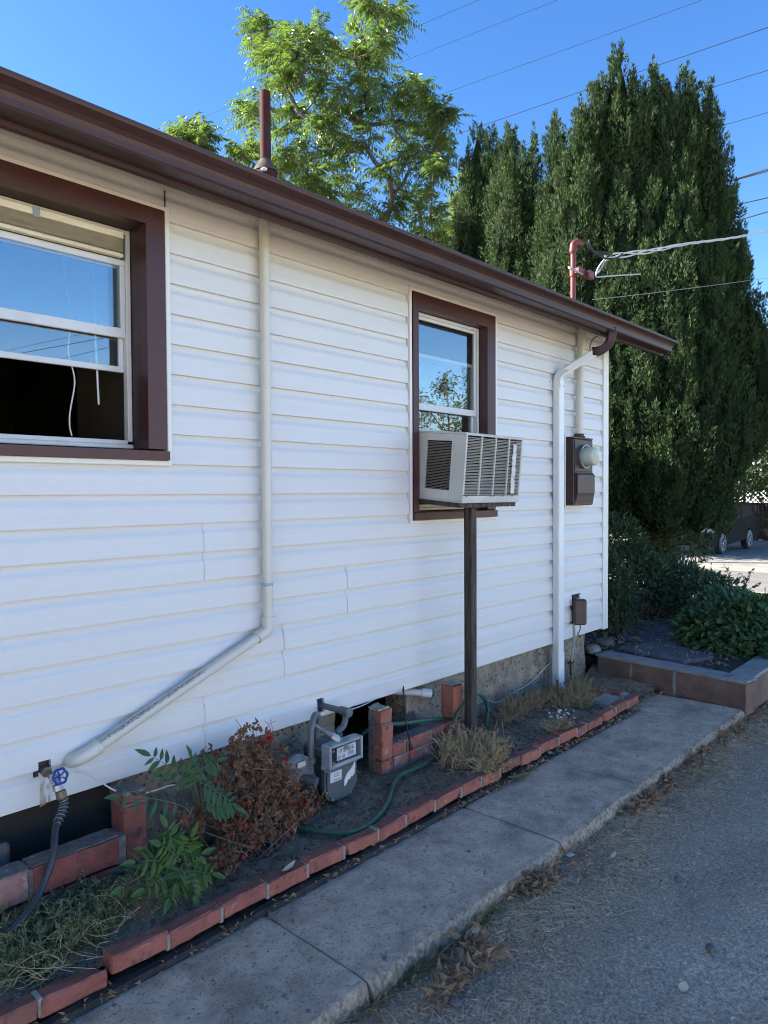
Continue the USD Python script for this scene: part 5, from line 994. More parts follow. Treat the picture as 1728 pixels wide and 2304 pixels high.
litter('gap_litter', 420, gap_leaves, (.012, .035), 53, M['litter'])
def corner_leaves(g, n):
    x = 4.95 + .45 * g.random(n) ; y = -.62 + .55 * g.random(n); return np.c_[x, y, gap_h(x, y) + .004]
litter('corner_litter', 260, corner_leaves, (.02, .05), 54, M['litter'])
def yard_leaves(g, n):
    x = g.uniform(5.6, 8.2, n); y = g.uniform(-.9, 1.6, n); return np.c_[x, y, yard_h(x, y) + .006]
litter('yard_litter', 1500, yard_leaves, (.02, .055), 55, M['litter'])
def bed_leaves(g, n):
    x = g.uniform(.9, 4.8, n); y = g.uniform(-.55, -.02, n); return np.c_[x, y, bed_h(x, y) + .003]
litter('bed_litter', 700, bed_leaves, (.008, .026), 56, M['litter'])
def straw_field(n, seed):
    g = np.random.default_rng(seed); out_x, out_y = [], []
    while len(out_x) < n:
        x, y = g.uniform(.9, 6.2), -1.22 - abs(g.normal(0, .22)); w = fbm(np.array([x * 2.6, y * 3.2, 0.5]), 3, 77)
        pr = np.clip((w - .34 - .26 * np.clip((-1.32 - y) / .6, 0, 1)) / .32, 0, 1) ** 1.6 + .012
        if g.random() < pr: out_x.append(x); out_y.append(y)
    x, y = np.array(out_x), np.array(out_y); z = drive_h(x, y) + .003 + g.uniform(0, .008, n)
    a = g.uniform(0, 2 * np.pi, n); l = g.uniform(.014, .058, n) * (1 + (g.random(n) < .06) * 1.5); tilt = g.normal(0, .12, n)
    D = np.c_[np.cos(a), np.sin(a), tilt]
    return blades(np.c_[x, y, z], D, np.c_[g.normal(0, .5, n), g.normal(0, .5, n), np.ones(n)], l, g.uniform(.0016, .0034, n), .12, .1, .5)
obj('dry_grass', straw_field(26000, 61), leafmat('straw_bits', [(0.42, 0.34, 0.22), (0.62, 0.52, 0.37), (0.78, 0.69, 0.52), (0.48, 0.42, 0.29)], trans=.1, rough_=.8, spec=.15, scale=12), kind='stuff')
def tuft(label, u, v, n, h, m, seed):
    g = np.random.default_rng(seed); c = onZ(u, v, ZD); P = c + np.c_[g.normal(0, .05, n), g.normal(0, .018, n), np.zeros(n)]; P[:, 1] = np.minimum(P[:, 1], -1.212)
    tag(obj('grass_tuft', blades(P, np.c_[g.normal(0, .8, n), g.normal(-.4, .6, n), g.uniform(.3, 1, n)], rand_dirs(n, g), h * g.uniform(.4, 1.1, n), .004, .4, .1, .4), m), label, 'grass tuft')
tuft('green-brown grass tuft at the crumbled path edge beside the leaf heaps', 1075, 2072, 130, .075, M['weed_g'], 3)
tuft('small dry grass tuft against the path edge near the joint', 940, 2165, 110, .07, M['weed_dg'], 4)
tuft('dark green grass tuft at the foreground path corner below the joint', 905, 2185, 120, .07, M['weed_g'], 5)
tuft('thin grass tuft at the broken edge near the picture bottom', 800, 2245, 90, .06, M['weed_dg'], 6)
# single leaves one can pick out
def leaf(u, v, z, l, w, rot, m, label, curl=.25, up=.12):
    c = onZ(u, v, z); n = 7; t = np.linspace(0, 1, n); wid = w * np.sin(np.pi * np.clip(t * .96 + .02, 0, 1)) ** .8 * .5
    d = np.array([math.cos(rot), math.sin(rot), 0]); s = np.array([-d[1], d[0], 0]); V = []
    for k in range(n):
        p = c + d * (t[k] - .5) * l + np.array([0, 0, .004 + up * l * (2 * t[k] - 1) ** 2])
        V += [p + s * wid[k] + [0, 0, curl * wid[k]], p, p - s * wid[k] + [0, 0, curl * wid[k] * .6]]
    F = []
    for k in range(n - 1):
        for q in range(2): a = 3 * k + q; F += [(a, a + 1, a + 4), (a, a + 4, a + 3)]
    tag(obj('fallen_leaf', (np.array(V), np.array(F)), m, smooth=True), label, 'leaf')
lt = mat('pale_dry_leaf', (0.58, 0.48, 0.30), (0.70, 0.60, 0.41), 30, 4, .7); ld = mat('brown_dry_leaf', (0.20, 0.13, 0.075), (0.30, 0.21, 0.13), 30, 4, .75); lg = mat('green_fallen_leaf', (0.10, 0.13, 0.035), (0.20, 0.21, 0.07), 20, 4, .6)
leaf(1538, 2224, -.462, .058, .030, .15, lt, 'lone pale leaf lying flat on the open gravel of the driveway', .15, .05)
leaf(1393, 1825, -.435, .060, .034, 1.0, lt, 'pale rounded leaf leaning on the path edge past the second joint', .1, .03)
leaf(1430, 1802, -.44, .055, .036, .2, lt, 'pale broad leaf behind the rounded one along the path edge', .2, .06)
leaf(1472, 1789, -.44, .05, .030, -.3, lt, 'third pale leaf furthest along the path edge', .2, .06)
leaf(1380, 1927, -.452, .07, .018, .2, lt, 'narrow pale leaf lying in the straw off the path edge', .2, .06)
leaf(1100, 1985, -.44, .06, .035, .9, lt, 'curled cream leaf standing in the leaf heap at the crumbled edge', .8, .15)
leaf(1070, 2098, -.44, .075, .03, .5, lt, 'torn cream leaf beside the grass tuft at the path edge', .5, .15)
leaf(960, 2165, -.45, .08, .035, -.4, ld, 'curled brown leaf with a hollow in the near heap', .9, .2)
leaf(832, 2236, -.44, .05, .030, .9, lt, 'pale scrap of leaf against the near slab edge', .3, .1)
leaf(770, 2280, -.44, .05, .045, 1.2, lt, 'thick pale leaf at the bottom edge below the near slab', .5, .1)
leaf(1170, 1752, -.376, .16, .045, -.35, lg, 'large green and yellow leaf lying on the path beside the dry weeds', .5, .12)
leaf(1115, 1765, -.376, .05, .035, .3, lt, 'yellowish leaf on the path at the brick edging', .6, .15)
leaf(1238, 1697, -.376, .05, .03, .4, lt, 'cream leaf on the path by the edging near the weed tuft', .4, .12)
leaf(938, 1850, -.372, .05, .03, .3, ld, 'brown curled leaf caught under the edging above the black strip', .5, .15)
leaf(650, 1955, -.30, .09, .022, .3, lt, 'long pale leaf lying on the soil behind the edging bricks', .4, .1)
pp = onZ(1281, 1924, -.448)
tag(obj('paper_scrap', rough(prism([(pp[0] - .022, pp[1] - .012), (pp[0] + .018, pp[1] - .016), (pp[0] + .024, pp[1] + .012), (pp[0] - .014, pp[1] + .014)], pp[2], pp[2] + .0015, 'z'), .012, 30, 3, .012), M['vinyl_trim']), 'crumpled scrap of white paper near the notch in the path edge', 'paper')

# ================================================================ TREES, SHRUBS, STREET, WIRES
Gt = np.random.default_rng(77)
M['bark'] = mat('grey_bark', (0.06, 0.05, 0.04), (0.12, 0.10, 0.08), 14, 7, .9, (30, .8, .01), (1, 1, .3))
def limbs(root, tops, r0, g, lift=.35, bias=.35):
    """A branching skeleton: each crown point joins the nearest point already grown that lies nearer the root."""
    nodes = [np.asarray(root, float)]; parent = [-1]
    order = np.argsort([np.linalg.norm(t - root) for t in tops]); use = [[]]
    for i in order:
        t = tops[i]; best = min(range(len(nodes)), key=lambda k: np.linalg.norm(t - nodes[k]) + bias * np.linalg.norm(nodes[k] - root) * (nodes[k][2] > t[2]) + (5 if nodes[k][2] > t[2] - .05 else 0))
        a = nodes[best]; mid = (a + t) / 2 + g.normal(0, .10, 3) * np.linalg.norm(t - a) * .6 - [0, 0, .08 * np.linalg.norm(t - a)]
        nodes.append(mid); parent.append(best); nodes.append(t); parent.append(len(nodes) - 2)
    w = np.zeros(len(nodes)); 
    for k in range(len(nodes) - 1, 0, -1):
        w[k] += 1 if k % 2 == 0 else 0
        w[parent[k]] += w[k]
    rad = r0 * (np.maximum(w, 1) / max(w[0], 1)) ** .5
    return [tube([nodes[parent[k]], nodes[k]], [min(rad[parent[k]], rad[k] * 1.5), rad[k]], 7, False) for k in range(1, len(nodes))]

def leafy_tree(name, label, clusters, trunk, dist, leafm, seed, per=40, ll=.135, lw=.040, L=.40, r0=.085):
    g = np.random.default_rng(seed); t = thing(name, label, 'tree')
    C_, S_ = [], []
    for u, v, rp in clusters:
        d = dist + g.uniform(-1.1, 1.1); p = far(u, v, d); C_.append(p); S_.append(rp * d / FPX * 1.06)
    C_ = np.array(C_); S_ = np.array(S_)
    O, D, N, LL, tw = [], [], [], [], []
    for c, s in zip(C_, S_):
        nt = max(5, int(10 * (s / .35) ** 1.7)); 
        for q in range(nt):
            dr = unit(g.normal(size=3) + [0, 0, .35]); e = c + dr * s * g.uniform(.35, .95); tw.append(tube(spline([c - [0, 0, s * .4], (c + e) / 2 + g.normal(0, .03, 3), e], 5), [.009, .008, .006, .005, .004], 4, False))
            k = 6; 
            for j in range(k):
                a = e + g.normal(0, .05, 3) - dr * s * g.uniform(0, .35); dd = unit(g.normal(size=3) * [1, 1, .55] + dr * .7 + [0, 0, .15]); O.append(a); D.append(dd); N.append(np.array([0, 0, 1.0]) + g.normal(0, .35, 3)); LL.append(L * g.uniform(.6, 1.15))
    lf, st = pinnate(O, D, N, LL, 7, lw, ll, .48, g, .0026, True, blades)
    obj('crown', lf, leafm, t)
    obj('twigs', [st] + tw, M['stem_g'], t, kind='stuff')
    trunk = np.asarray(trunk, float); fork = trunk + [0.1, 0, 3.1]
    tr = tube(spline([trunk, trunk + [.05, .03, 1.6], fork], 14), np.linspace(r0 * 1.35, r0, 14), 12)
    obj('trunk', [tr] + limbs(fork, list(C_ - np.c_[np.zeros((len(C_), 2)), S_ * .35]), r0, g), M['bark'], t, smooth=True)
    return t
tiles = [(230, 130, 55), (255, 230, 60), (270, 330, 85), (470, 235, 55), (620, 190, 60), (640, 280, 60), (360, 430, 100), (480, 360, 80), (560, 430, 90), (700, 370, 75), (925, 50, 65), (1000, 20, 40), (1110, 110, 62), (1150, 90, 45), (930, 220, 80), (1040, 320, 75), (1080, 270, 45), (880, 370, 65), (960, 400, 60), (230, 740, 80), (190, 790, 60),
         (450, 580, 105), (620, 620, 110), (790, 560, 90), (980, 570, 65), (450, 780, 110), (650, 820, 120), (850, 760, 105), (960, 700, 70), (140, 1030, 65), (220, 1040, 50), (420, 970, 105), (600, 1000, 110), (800, 980, 95), (950, 940, 75), (520, 1170, 105), (750, 1180, 105), (1110, 640, 75), (1290, 560, 55), (1330, 620, 60), (1290, 700, 85),
         (1180, 780, 75), (1450, 770, 62), (1505, 810, 45), (1400, 870, 85), (1230, 930, 85), (1440, 1000, 60), (1250, 1090, 100), (1400, 1180, 75), (1490, 1070, 35), (1110, 1160, 65), (930, 1310, 75), (1130, 1320, 85), (1300, 1340, 75), (1390, 1450, 65), (1350, 1540, 75), (1090, 1430, 60), (680, 1330, 100), (850, 1440, 95), (1000, 1560, 90), (1200, 1650, 90), (560, 1290, 90), (380, 1150, 85), (1430, 1640, 60)]
M['tree_leaf'] = leafmat('tree_leaf', [(0.055, 0.095, 0.022), (0.105, 0.155, 0.032), (0.17, 0.21, 0.042), (0.29, 0.29, 0.055)], trans=.55, rough_=.26, spec=.8, scale=1.2)
clus = [(500 + x / 2.9625, y / 2.9625, r / 2.9625) for x, y, r in tiles]
tb_ = far(790, 1104, 13.2); tb_[2] = -.4
leafy_tree('leafy_tree', 'tall light green tree with feathered drooping leaves behind the roof', clus, tb_, 13.2, M['tree_leaf'], 5)
# a second crown whose top just clears the roof at the left
cl2 = [(436, 300, 16), (424, 312, 18), (452, 316, 16), (442, 335, 22), (418, 345, 22), (430, 380, 40), (470, 400, 40), (400, 420, 50), (450, 460, 60)]
tb2 = far(435, 1104, 12.0); tb2[2] = -.4
leafy_tree('young_tree', 'small leafy tree whose tip shows over the roof left of the vent pipe', cl2, tb2, 12.0, M['tree_leaf'], 6, r0=.07)
cl3 = [(1042, 395, 14), (1050, 425, 22), (1030, 455, 22), (1038, 490, 26), (1020, 520, 24), (1000, 540, 30), (985, 500, 20), (1060, 470, 30), (1090, 520, 60), (1120, 440, 50), (1080, 600, 80), (1020, 620, 60)]
tb3 = far(1060, 1104, 21); tb3[2] = -.6
leafy_tree('leafy_tree', 'paler sunlit tree further back between the leafy tree and the cypresses', cl3, tb3, 21.0, leafmat('tree_leaf_pale', [(0.10, 0.15, 0.03), (0.17, 0.21, 0.05), (0.24, 0.25, 0.07)], trans=.5, scale=1), 7, r0=.12)

# cypresses: columns of upright sprays round a dark inner mass
M['cyp'] = leafmat('cypress_spray', [(0.028, 0.050, 0.021), (0.047, 0.077, 0.028), (0.078, 0.108, 0.036), (0.145, 0.16, 0.048)], trans=.22, rough_=.7, spec=.2, scale=1.6)
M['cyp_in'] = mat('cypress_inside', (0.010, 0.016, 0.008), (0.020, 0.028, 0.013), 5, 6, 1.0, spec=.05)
def cypress(label, cols, seed, dens=1.0, spray=.056):
    """cols: (u, v of the tip, radius px, distance, v of the foot) of each upright column; its surface is made of many upright plumes of fine sprays."""
    g = np.random.default_rng(seed); t = thing('cypress', label, 'tree'); core, P_, D_, N_, L_ = [], [], [], [], []
    for (u, v, rp, d, vf) in cols:
        top = far(u, v, d); foot = far(u, vf, d); foot[2] = max(foot[2], -.45); top[2] -= .30; h = top[2] - foot[2]; r = 1.02 * rp * d / FPX
        prof = lambda s: r * np.minimum(1, ((1 - s) * h / (.70 + 1.8 * r) + .015) ** .70) * np.minimum(1, .62 + s * 2.2)
        zz = np.linspace(0, 1, 26); rr = prof(zz) * .64 * np.clip(.1 + zz * 9, 0, 1); ang = np.arange(12) * np.pi / 6; lean = g.normal(0, .10, 2)
        ax = lambda s: np.stack([top[0] * s + foot[0] * (1 - s) + lean[0] * np.sin(s * 3), top[1] * s + foot[1] * (1 - s) + lean[1] * np.sin(s * 3), foot[2] + s * h], -1)
        A = ax(zz); cv = (A[:, None] + (rr[:, None] * (1 + .16 * np.sin(zz[:, None] * 23 + ang * 3)))[..., None] * np.stack([np.cos(ang), np.sin(ang), 0 * ang], -1)[None]).reshape(-1, 3)
        i, j = np.meshgrid(np.arange(25), np.arange(12), indexing='ij'); f = np.stack([i * 12 + j, i * 12 + (j + 1) % 12, (i + 1) * 12 + (j + 1) % 12, (i + 1) * 12 + j], -1).reshape(-1, 4)
        core.append((cv, f))
        npl = int(dens * 66 * h * (r / .4)); s = g.random(npl) ** .95 * 1.04 - .04; a = g.uniform(0, 2 * np.pi, npl)
        vis = (np.cos(a) * (EYE[0] - A[0][0]) + np.sin(a) * (EYE[1] - A[0][1])) / np.linalg.norm(A[0][:2] - EYE[:2]) > -.40
        s, a = s[vis], a[vis]; npl = len(s)
        o = np.stack([np.cos(a), np.sin(a), 0 * a], -1); base = ax(s) + o * (prof(s) * g.uniform(.60, .88, npl))[:, None]
        pdir = unit(o * g.uniform(.06, .26, (npl, 1)) + [0, 0, 1] + g.normal(0, .08, (npl, 3))); pl = g.uniform(.28, .62, npl) * np.clip(.55 + (1 - s) * h * .25, .55, 1); pr = g.uniform(.045, .095, npl) * np.clip(.5 + (1 - s) * h * .3, .5, 1)
        m = 72
        w = g.random((npl, m)) ** .85; prad = pr[:, None] * np.sin(np.pi * np.clip(w * .86 + .12, 0, 1)) ** .8
        dr = rand_dirs(npl * m, g).reshape(npl, m, 3); dr[..., 2] *= .3
        p = base[:, None] + pdir[:, None] * (w * pl[:, None])[..., None] + unit(dr) * (prad * g.uniform(.55, 1.05, (npl, m)))[..., None]
        P_.append(p.reshape(-1, 3)); D_.append((pdir[:, None] * 1.0 + unit(dr) * .62 + g.normal(0, .28, (npl, m, 3))).reshape(-1, 3)); N_.append((unit(dr) + g.normal(0, .5, (npl, m, 3))).reshape(-1, 3)); L_.append(spray * g.uniform(.5, 1.15, npl * m))
    P_, D_, N_, L_ = np.vstack(P_), np.vstack(D_), np.vstack(N_), np.concatenate(L_)
    D_ = unit(D_); S_ = unit(np.cross(D_, N_)); k = len(P_)
    V = np.stack([P_ - S_ * L_[:, None] * .20, P_ + S_ * L_[:, None] * .20, P_ + D_ * L_[:, None]], 1).reshape(-1, 3)
    obj('crown', (V, np.arange(3 * k).reshape(-1, 3)), M['cyp'], t)
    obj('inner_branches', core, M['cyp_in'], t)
    foots = [np.r_[far(c[0], c[4], c[3])[:2], -.6] for c in cols]
    ctr = np.mean(foots, 0)
    obj('trunk', [tube([ctr - [0, 0, .05], ctr + [0, 0, 2.5]], [.22, .14], 10)], M['bark'], t)
    return t
cypress('leftmost dark cypress standing beside the leafy tree', [(1078, 266, 48, 12.0, 1150), (1100, 284, 44, 11.9, 1150), (1050, 360, 44, 11.8, 1150), (1036, 480, 46, 11.7, 1150)], 11)
cypress('second cypress from the left with a narrow pointed tip', [(1151, 262, 50, 11.6, 1150), (1140, 340, 56, 11.4, 1150), (1172, 380, 50, 11.3, 1150)], 12)
cypress('third cypress from the left, against the big one', [(1234, 252, 48, 11.3, 1150), (1203, 282, 46, 11.4, 1150), (1258, 296, 44, 11.2, 1150), (1222, 400, 62, 11.0, 1150)], 13)
cypress('biggest cypress with many pointed tips behind the far house corner', [(1392, 96, 40, 10.0, 1180), (1372, 150, 40, 9.9, 1180), (1340, 165, 46, 9.8, 1180), (1415, 150, 42, 10.1, 1180), (1462, 130, 42, 10.3, 1190), (1490, 180, 46, 10.2, 1190), (1541, 142, 36, 10.4, 1190), (1566, 165, 34, 10.4, 1190), (1592, 170, 28, 10.6, 1190), (1606, 235, 36, 10.4, 1190),
         (1300, 275, 46, 9.7, 1180), (1328, 195, 46, 9.75, 1180), (1312, 235, 46, 9.7, 1180), (1290, 320, 48, 9.65, 1180), (1375, 118, 34, 9.9, 1180), (1440, 165, 44, 10.0, 1190), (1515, 185, 44, 10.2, 1190), (1277, 380, 44, 9.6, 1180), (1622, 300, 38, 10.5, 1180), (1630, 400, 42, 10.4, 1120), (1648, 500, 44, 10.4, 1080), (1684, 545, 34, 10.6, 1000), (1672, 620, 48, 10.3, 1050), (1700, 700, 46, 10.4, 980), (1712, 800, 36, 10.3, 960),
         (1330, 420, 58, 9.5, 1180), (1400, 380, 62, 9.6, 1190), (1470, 400, 62, 9.7, 1190), (1540, 400, 60, 9.8, 1190), (1590, 470, 60, 9.9, 1180), (1360, 640, 62, 9.2, 1190), (1440, 690, 66, 9.2, 1200), (1520, 700, 66, 9.3, 1200), (1600, 720, 62, 9.5, 1190), (1645, 820, 48, 9.7, 1080), (1400, 900, 66, 9.0, 1200), (1490, 930, 66, 9.0, 1210), (1570, 930, 60, 9.2, 1200), (1350, 860, 50, 9.0, 1190), (1592, 960, 40, 9.5, 1170)], 14)

# shrubs of the front yard
def shrub(name, label, blobs_, m, seed, L, W, dens, category='shrub', stick=True):
    g = np.random.default_rng(seed); t = thing(name, label, category); P_, D_, N_, st = [], [], [], []
    for (u, v, d, rx, rz_) in blobs_:
        c = far(u, v, d); n = int(dens * rx * rz_ / .09)
        dr = rand_dirs(n, g); dr[:, 2] = np.where(dr[:, 2] < -.6, -dr[:, 2], dr[:, 2]); rad = (.55 + .45 * g.random(n) ** .5) * (1 + .25 * (fbm(dr * 2.1 + seed, 3, seed) - .5) * 2)
        p = c + dr * rad[:, None] * [rx, rx, rz_]; ok = p[:, 2] > -.24; P_.append(p[ok]); D_.append((dr + g.normal(0, .6, (n, 3)) + [0, 0, .05])[ok]); N_.append((dr * .8 + [-.1, -.15, .7] + g.normal(0, .35, (n, 3)))[ok])
        for q in range(10):
            e = c + rand_dirs(1, g)[0] * [rx, rx, rz_] * .95; e[2] = max(e[2], c[2] - .05); b = np.r_[c[:2] + g.normal(0, .08, 2), -.35]; st.append(tube(spline([b, (b + e) / 2 + g.normal(0, .05, 3), e], 6), np.linspace(.010, .003, 6), 5, False))
    P_, D_, N_ = np.vstack(P_), np.vstack(D_), np.vstack(N_); k = len(P_)
    obj('leaves', blades8(P_, D_, N_, L * g.uniform(.65, 1.2, k), W * g.uniform(.7, 1.2, k), .16, .14), m, t)
    obj('branches', st, M['stem_b'], t)
    return t
M['sh1'] = leafmat('shrub_leaf', [(0.040, 0.085, 0.034), (0.065, 0.13, 0.046), (0.10, 0.175, 0.058), (0.17, 0.235, 0.07)], trans=.2, rough_=.42, spec=.4, scale=2)
M['sh2'] = leafmat('narrow_shrub_leaf', [(0.040, 0.070, 0.026), (0.065, 0.105, 0.036), (0.10, 0.145, 0.046)], trans=.22, rough_=.45, scale=2)
shrub('shrub', 'round leafy shrub overhanging the corner of the block wall', [(1640, 1418, 7.0, .40, .32), (1595, 1425, 6.9, .30, .25), (1690, 1428, 6.9, .40, .31), (1722, 1420, 7.1, .42, .28), (1640, 1392, 7.3, .36, .26), (1700, 1460, 6.7, .36, .22)], M['sh1'], 3, .062, .038, 1050)
shrub('shrub', 'narrow-leaved bush against the far house corner', [(1385, 1250, 8.2, .36, .44), (1420, 1300, 8.0, .40, .36), (1370, 1330, 7.4, .26, .36), (1385, 1380, 7.1, .22, .26)], M['sh2'], 4, .075, .020, 1000)
shrub('shrub', 'twiggy bush between the house corner bush and the street', [(1490, 1310, 8.6, .45, .30), (1550, 1335, 8.4, .45, .28), (1595, 1355, 8.0, .40, .28), (1640, 1375, 8.2, .35, .22), (1460, 1325, 8.4, .42, .32)], M['sh2'], 5, .062, .022, 1000)
shrub('shrub', 'low dark bush under the big cypress', [(1440, 1215, 9.4, .5, .38), (1510, 1228, 9.6, .5, .30)], M['sh2'], 6, .07, .022, 800)
sprigs = thing('shoots', 'loose thin shoots with small leaves rising against the pale pavement', 'plant'); g = np.random.default_rng(9); P_, D_, st = [], [], []
for (u, v, u2, v2) in [(1660, 1330, 1690, 1285), (1640, 1320, 1628, 1270), (1680, 1340, 1712, 1310), (1610, 1310, 1600, 1272), (1700, 1350, 1722, 1330), (1575, 1300, 1565, 1265), (1672, 1325, 1668, 1290)]:
    a, b = far(u, v, 8.3), far(u2, v2, 8.3); c = spline([a - [0, 0, .25], a, (a + b) / 2 + g.normal(0, .03, 3), b], 14); st.append(tube(c, .003, 4)); k = 20; i = g.integers(4, 14, k); P_.append(c[i]); D_.append(rand_dirs(k, g) + [0, 0, -.3])
P_ = np.vstack(P_); D_ = np.vstack(D_)
obj('leaves', blades(P_, D_, rand_dirs(len(P_), g), .055, .02, .2, .1, .45), M['sh2'], sprigs); obj('stems', st, M['stem_b'], sprigs)

# the tree across the drive that shows in the window pane
rt = thing('street_tree', 'broad olive-green tree across the drive, mirrored in the far window', 'tree'); g = np.random.default_rng(15)
rb = np.array([21.0, -12.6, -.6]); cc, ss = [], []
for k in range(75):
    dr = rand_dirs(1, g)[0]; cc.append(rb + [0, 0, 4.0] + dr * [4.6, 4.6, 2.4] * g.uniform(.45, 1)); ss.append(g.uniform(.5, .95))
cc = np.array(cc); n = 230; P_ = np.vstack([c + rand_dirs(n, g) * s * g.uniform(.2, 1, (n, 1)) for c, s in zip(cc, ss)])
obj('crown', blades(P_, rand_dirs(len(P_), g) + [0, 0, -.4], rand_dirs(len(P_), g), .17, .06, .1, .1), leafmat('olive_leaf', [(0.07, 0.085, 0.03), (0.12, 0.13, 0.05), (0.17, 0.17, 0.07)], trans=.35), rt)
fk = rb + [0, 0, 1.7]
obj('trunk', [tube([rb, fk], [.28, .22], 10)] + limbs(fk, list(cc), .22, g), M['bark'], rt)

# dark car, fence with lattice and a pale house across the street
car = thing('parked_car', 'dark suv parked across the street beyond the cypress', 'car')
fw = far(1627, 1210, 25.6); rw = far(1687, 1208, 28.2); gz = -.90
e = unit((rw - fw)[:2]); sd = np.array([e[1], -e[0]])
if sd @ (EYE[:2] - fw[:2]) < 0 and False: sd = -sd
# sd points to the side of the car that faces us
rightside = np.array([e[1], -e[0]])
toward = EYE[:2] - fw[:2]
rightside = rightside if rightside @ np.array([0, -1.0]) > 0 else -rightside
wbase = np.linalg.norm((rw - fw)[:2])
def cpt(s, w, z): return np.r_[fw[:2] + e * s - rightside * w, gz + z]     # s from the front wheel backwards, w from the near side inwards
def cprism(outline, w0, w1):
    m = prism(outline, w0, w1, 'y'); v = np.asarray(m.vertices); return np.c_[fw[0] + e[0] * v[:, 0] - rightside[0] * v[:, 1], fw[1] + e[1] * v[:, 0] - rightside[1] * v[:, 1], gz + v[:, 2]], (m.faces if True else 0)
k_ = wbase / 2.7
ot = [(-.92 * k_, .30), (-.95 * k_, .62), (-.88 * k_, .86), (-.30 * k_, 1.02), (.35 * k_, 1.06), (1.0 * k_, 1.58), (1.7 * k_, 1.68), (2.9 * k_, 1.64), (3.45 * k_, 1.15), (3.60 * k_, .95), (3.62 * k_, .40), (3.5 * k_, .28), (3.1 * k_, .26)] + [(2.7 * k_ + .40 * math.cos(a), .34 + .40 * math.sin(a)) for a in np.linspace(0.1, 3.04, 9)] + [(.45 * k_, .26)] + [(.40 * math.cos(a), .34 + .40 * math.sin(a)) for a in np.linspace(0.1, 3.04, 9)] + [(-.5 * k_, .26)]
M['car_paint'] = mat('dark_car_paint', (0.008, 0.009, 0.012), (0.012, 0.013, 0.017), 2, 2, .6, spec=.04)
obj('body', [cprism(ot, .02, 1.82)], M['car_paint'], car)
obj('side_window', [cprism([(.62 * k_, 1.12), (1.08 * k_, 1.50), (1.75 * k_, 1.58), (1.75 * k_, 1.12)], .008, .019), cprism([(1.82 * k_, 1.12), (1.82 * k_, 1.58), (2.75 * k_, 1.54), (3.05 * k_, 1.18)], .008, .019)], mat('dark_glass', (.008, .010, .013), None, 3, 2, .5, spec=.05), car)
obj('mirror', [cprism([(.55 * k_, 1.10), (.55 * k_, 1.24), (.70 * k_, 1.24), (.70 * k_, 1.10)], -.20, -.02)], M['car_paint'], car)
obj('headlight', [cprism([(-.93 * k_, .72), (-.88 * k_, .87), (-.55 * k_, .93), (-.60 * k_, .78)], .005, .35)], mat('lamp_glass', (.42, .48, .52), None, 3, 2, .1), car)
for s_ in (0.0, 2.7 * k_):
    for w_ in (.0, 1.62):
        c = cpt(s_, w_ + .10, .34); axd = np.r_[rightside, 0]
        ty = obj('wheel', [lathe([(.20, -.11), (.30, -.12), (.34, -.09), (.34, .09), (.30, .115), (.235, .115), (.225, .08), (.0, .06)], c, axd, 28)], M['rubber'], car, smooth=40)
        obj('rim', [lathe([(.222, .05), (.228, .112), (.205, .112), (.20, .06)], c, axd, 28)] + [tube([c + axd * .098 + .03 * (math.cos(a) * basis(axd)[0] + math.sin(a) * basis(axd)[1]), c + axd * .098 + .215 * (math.cos(a) * basis(axd)[0] + math.sin(a) * basis(axd)[1])], .020, 6) for a in np.arange(5) * 2 * np.pi / 5] + [lathe([(0, .10), (.05, .10), (.05, .115), (0, .118)], c, axd, 12)], M['grey_metal'], ty)
fn = thing('board_fence', 'dark board fence with a lattice top behind the parked car', 'fence')
fa, fb = far(1560, 1220, 33), far(1800, 1222, 33.5); fe = unit((fb - fa)[:2]); fz = -.95; M['fence'] = mat('dark_fence', (0.020, 0.016, 0.013), (0.036, 0.028, 0.022), 8, 6, .9)
Lf = np.linalg.norm((fb - fa)[:2]); fnrm = np.array([-fe[1], fe[0]])
def fbox(s0, s1, z0, z1, t0=0., t1=.025):
    b = box(s0, s1, t0, t1, z0, z1); v = np.asarray(b.vertices); return np.c_[fa[0] + fe[0] * v[:, 0] + fnrm[0] * v[:, 1], fa[1] + fe[1] * v[:, 0] + fnrm[1] * v[:, 1], v[:, 2]], b.faces
zf = far(1700, 1132, 33)[2]; zl = far(1700, 1068, 33)[2]
s_ = 0
while s_ < Lf: obj('board', fbox(s_, s_ + .135, fz + Gt.uniform(.02, .1), zf - .05, 0, .02), M['fence'], fn); s_ += .138
for s_ in np.arange(0, Lf, 1.9): obj('post', fbox(s_, s_ + .1, fz - .2, zl + .05, .025, .12), M['fence'], fn)
obj('rail', fbox(0, Lf, zf - .05, zf + .02, -.01, .05), M['fence'], fn); obj('rail', fbox(0, Lf, zl, zl + .07, -.01, .05), M['fence'], fn)
hl = zl - zf
for s_ in np.arange(-hl, Lf + hl, .19):
    for sg in (0, 1):
        p0, p1 = (s_, s_ + hl) if sg == 0 else (s_ + hl, s_)
        A_, B_ = [np.r_[fa[:2] + fe * p + fnrm * (.01 + .012 * sg), z] for p, z in ((p0, zf + .02), (p1, zl))]
        if min(p0, p1) > 0 and max(p0, p1) < Lf: obj('lattice_strip', tube([A_, B_], .022, 4), M['fence'], fn)
hs_ = thing('far_house', 'pale house wall glimpsed through the lattice across the street', 'house')
ha = far(1630, 1104, 42)
obj('wall', box(ha[0], ha[0] + 6, ha[1] - 6.5, ha[1] + 8, -1.0, 3.2), mat('pale_far_wall', (.55, .56, .58), (.62, .63, .65), 2, 3, .8), hs_)
obj('roof', prism([(ha[1] - 7, 3.2), (ha[1] + 8.5, 3.2), (ha[1] + .7, 5.4)], ha[0] - .5, ha[0] + 6.5), M['roofing'], hs_)
ft = thing('far_tree', 'dark tree across the street at the right picture edge', 'tree'); g = np.random.default_rng(19)
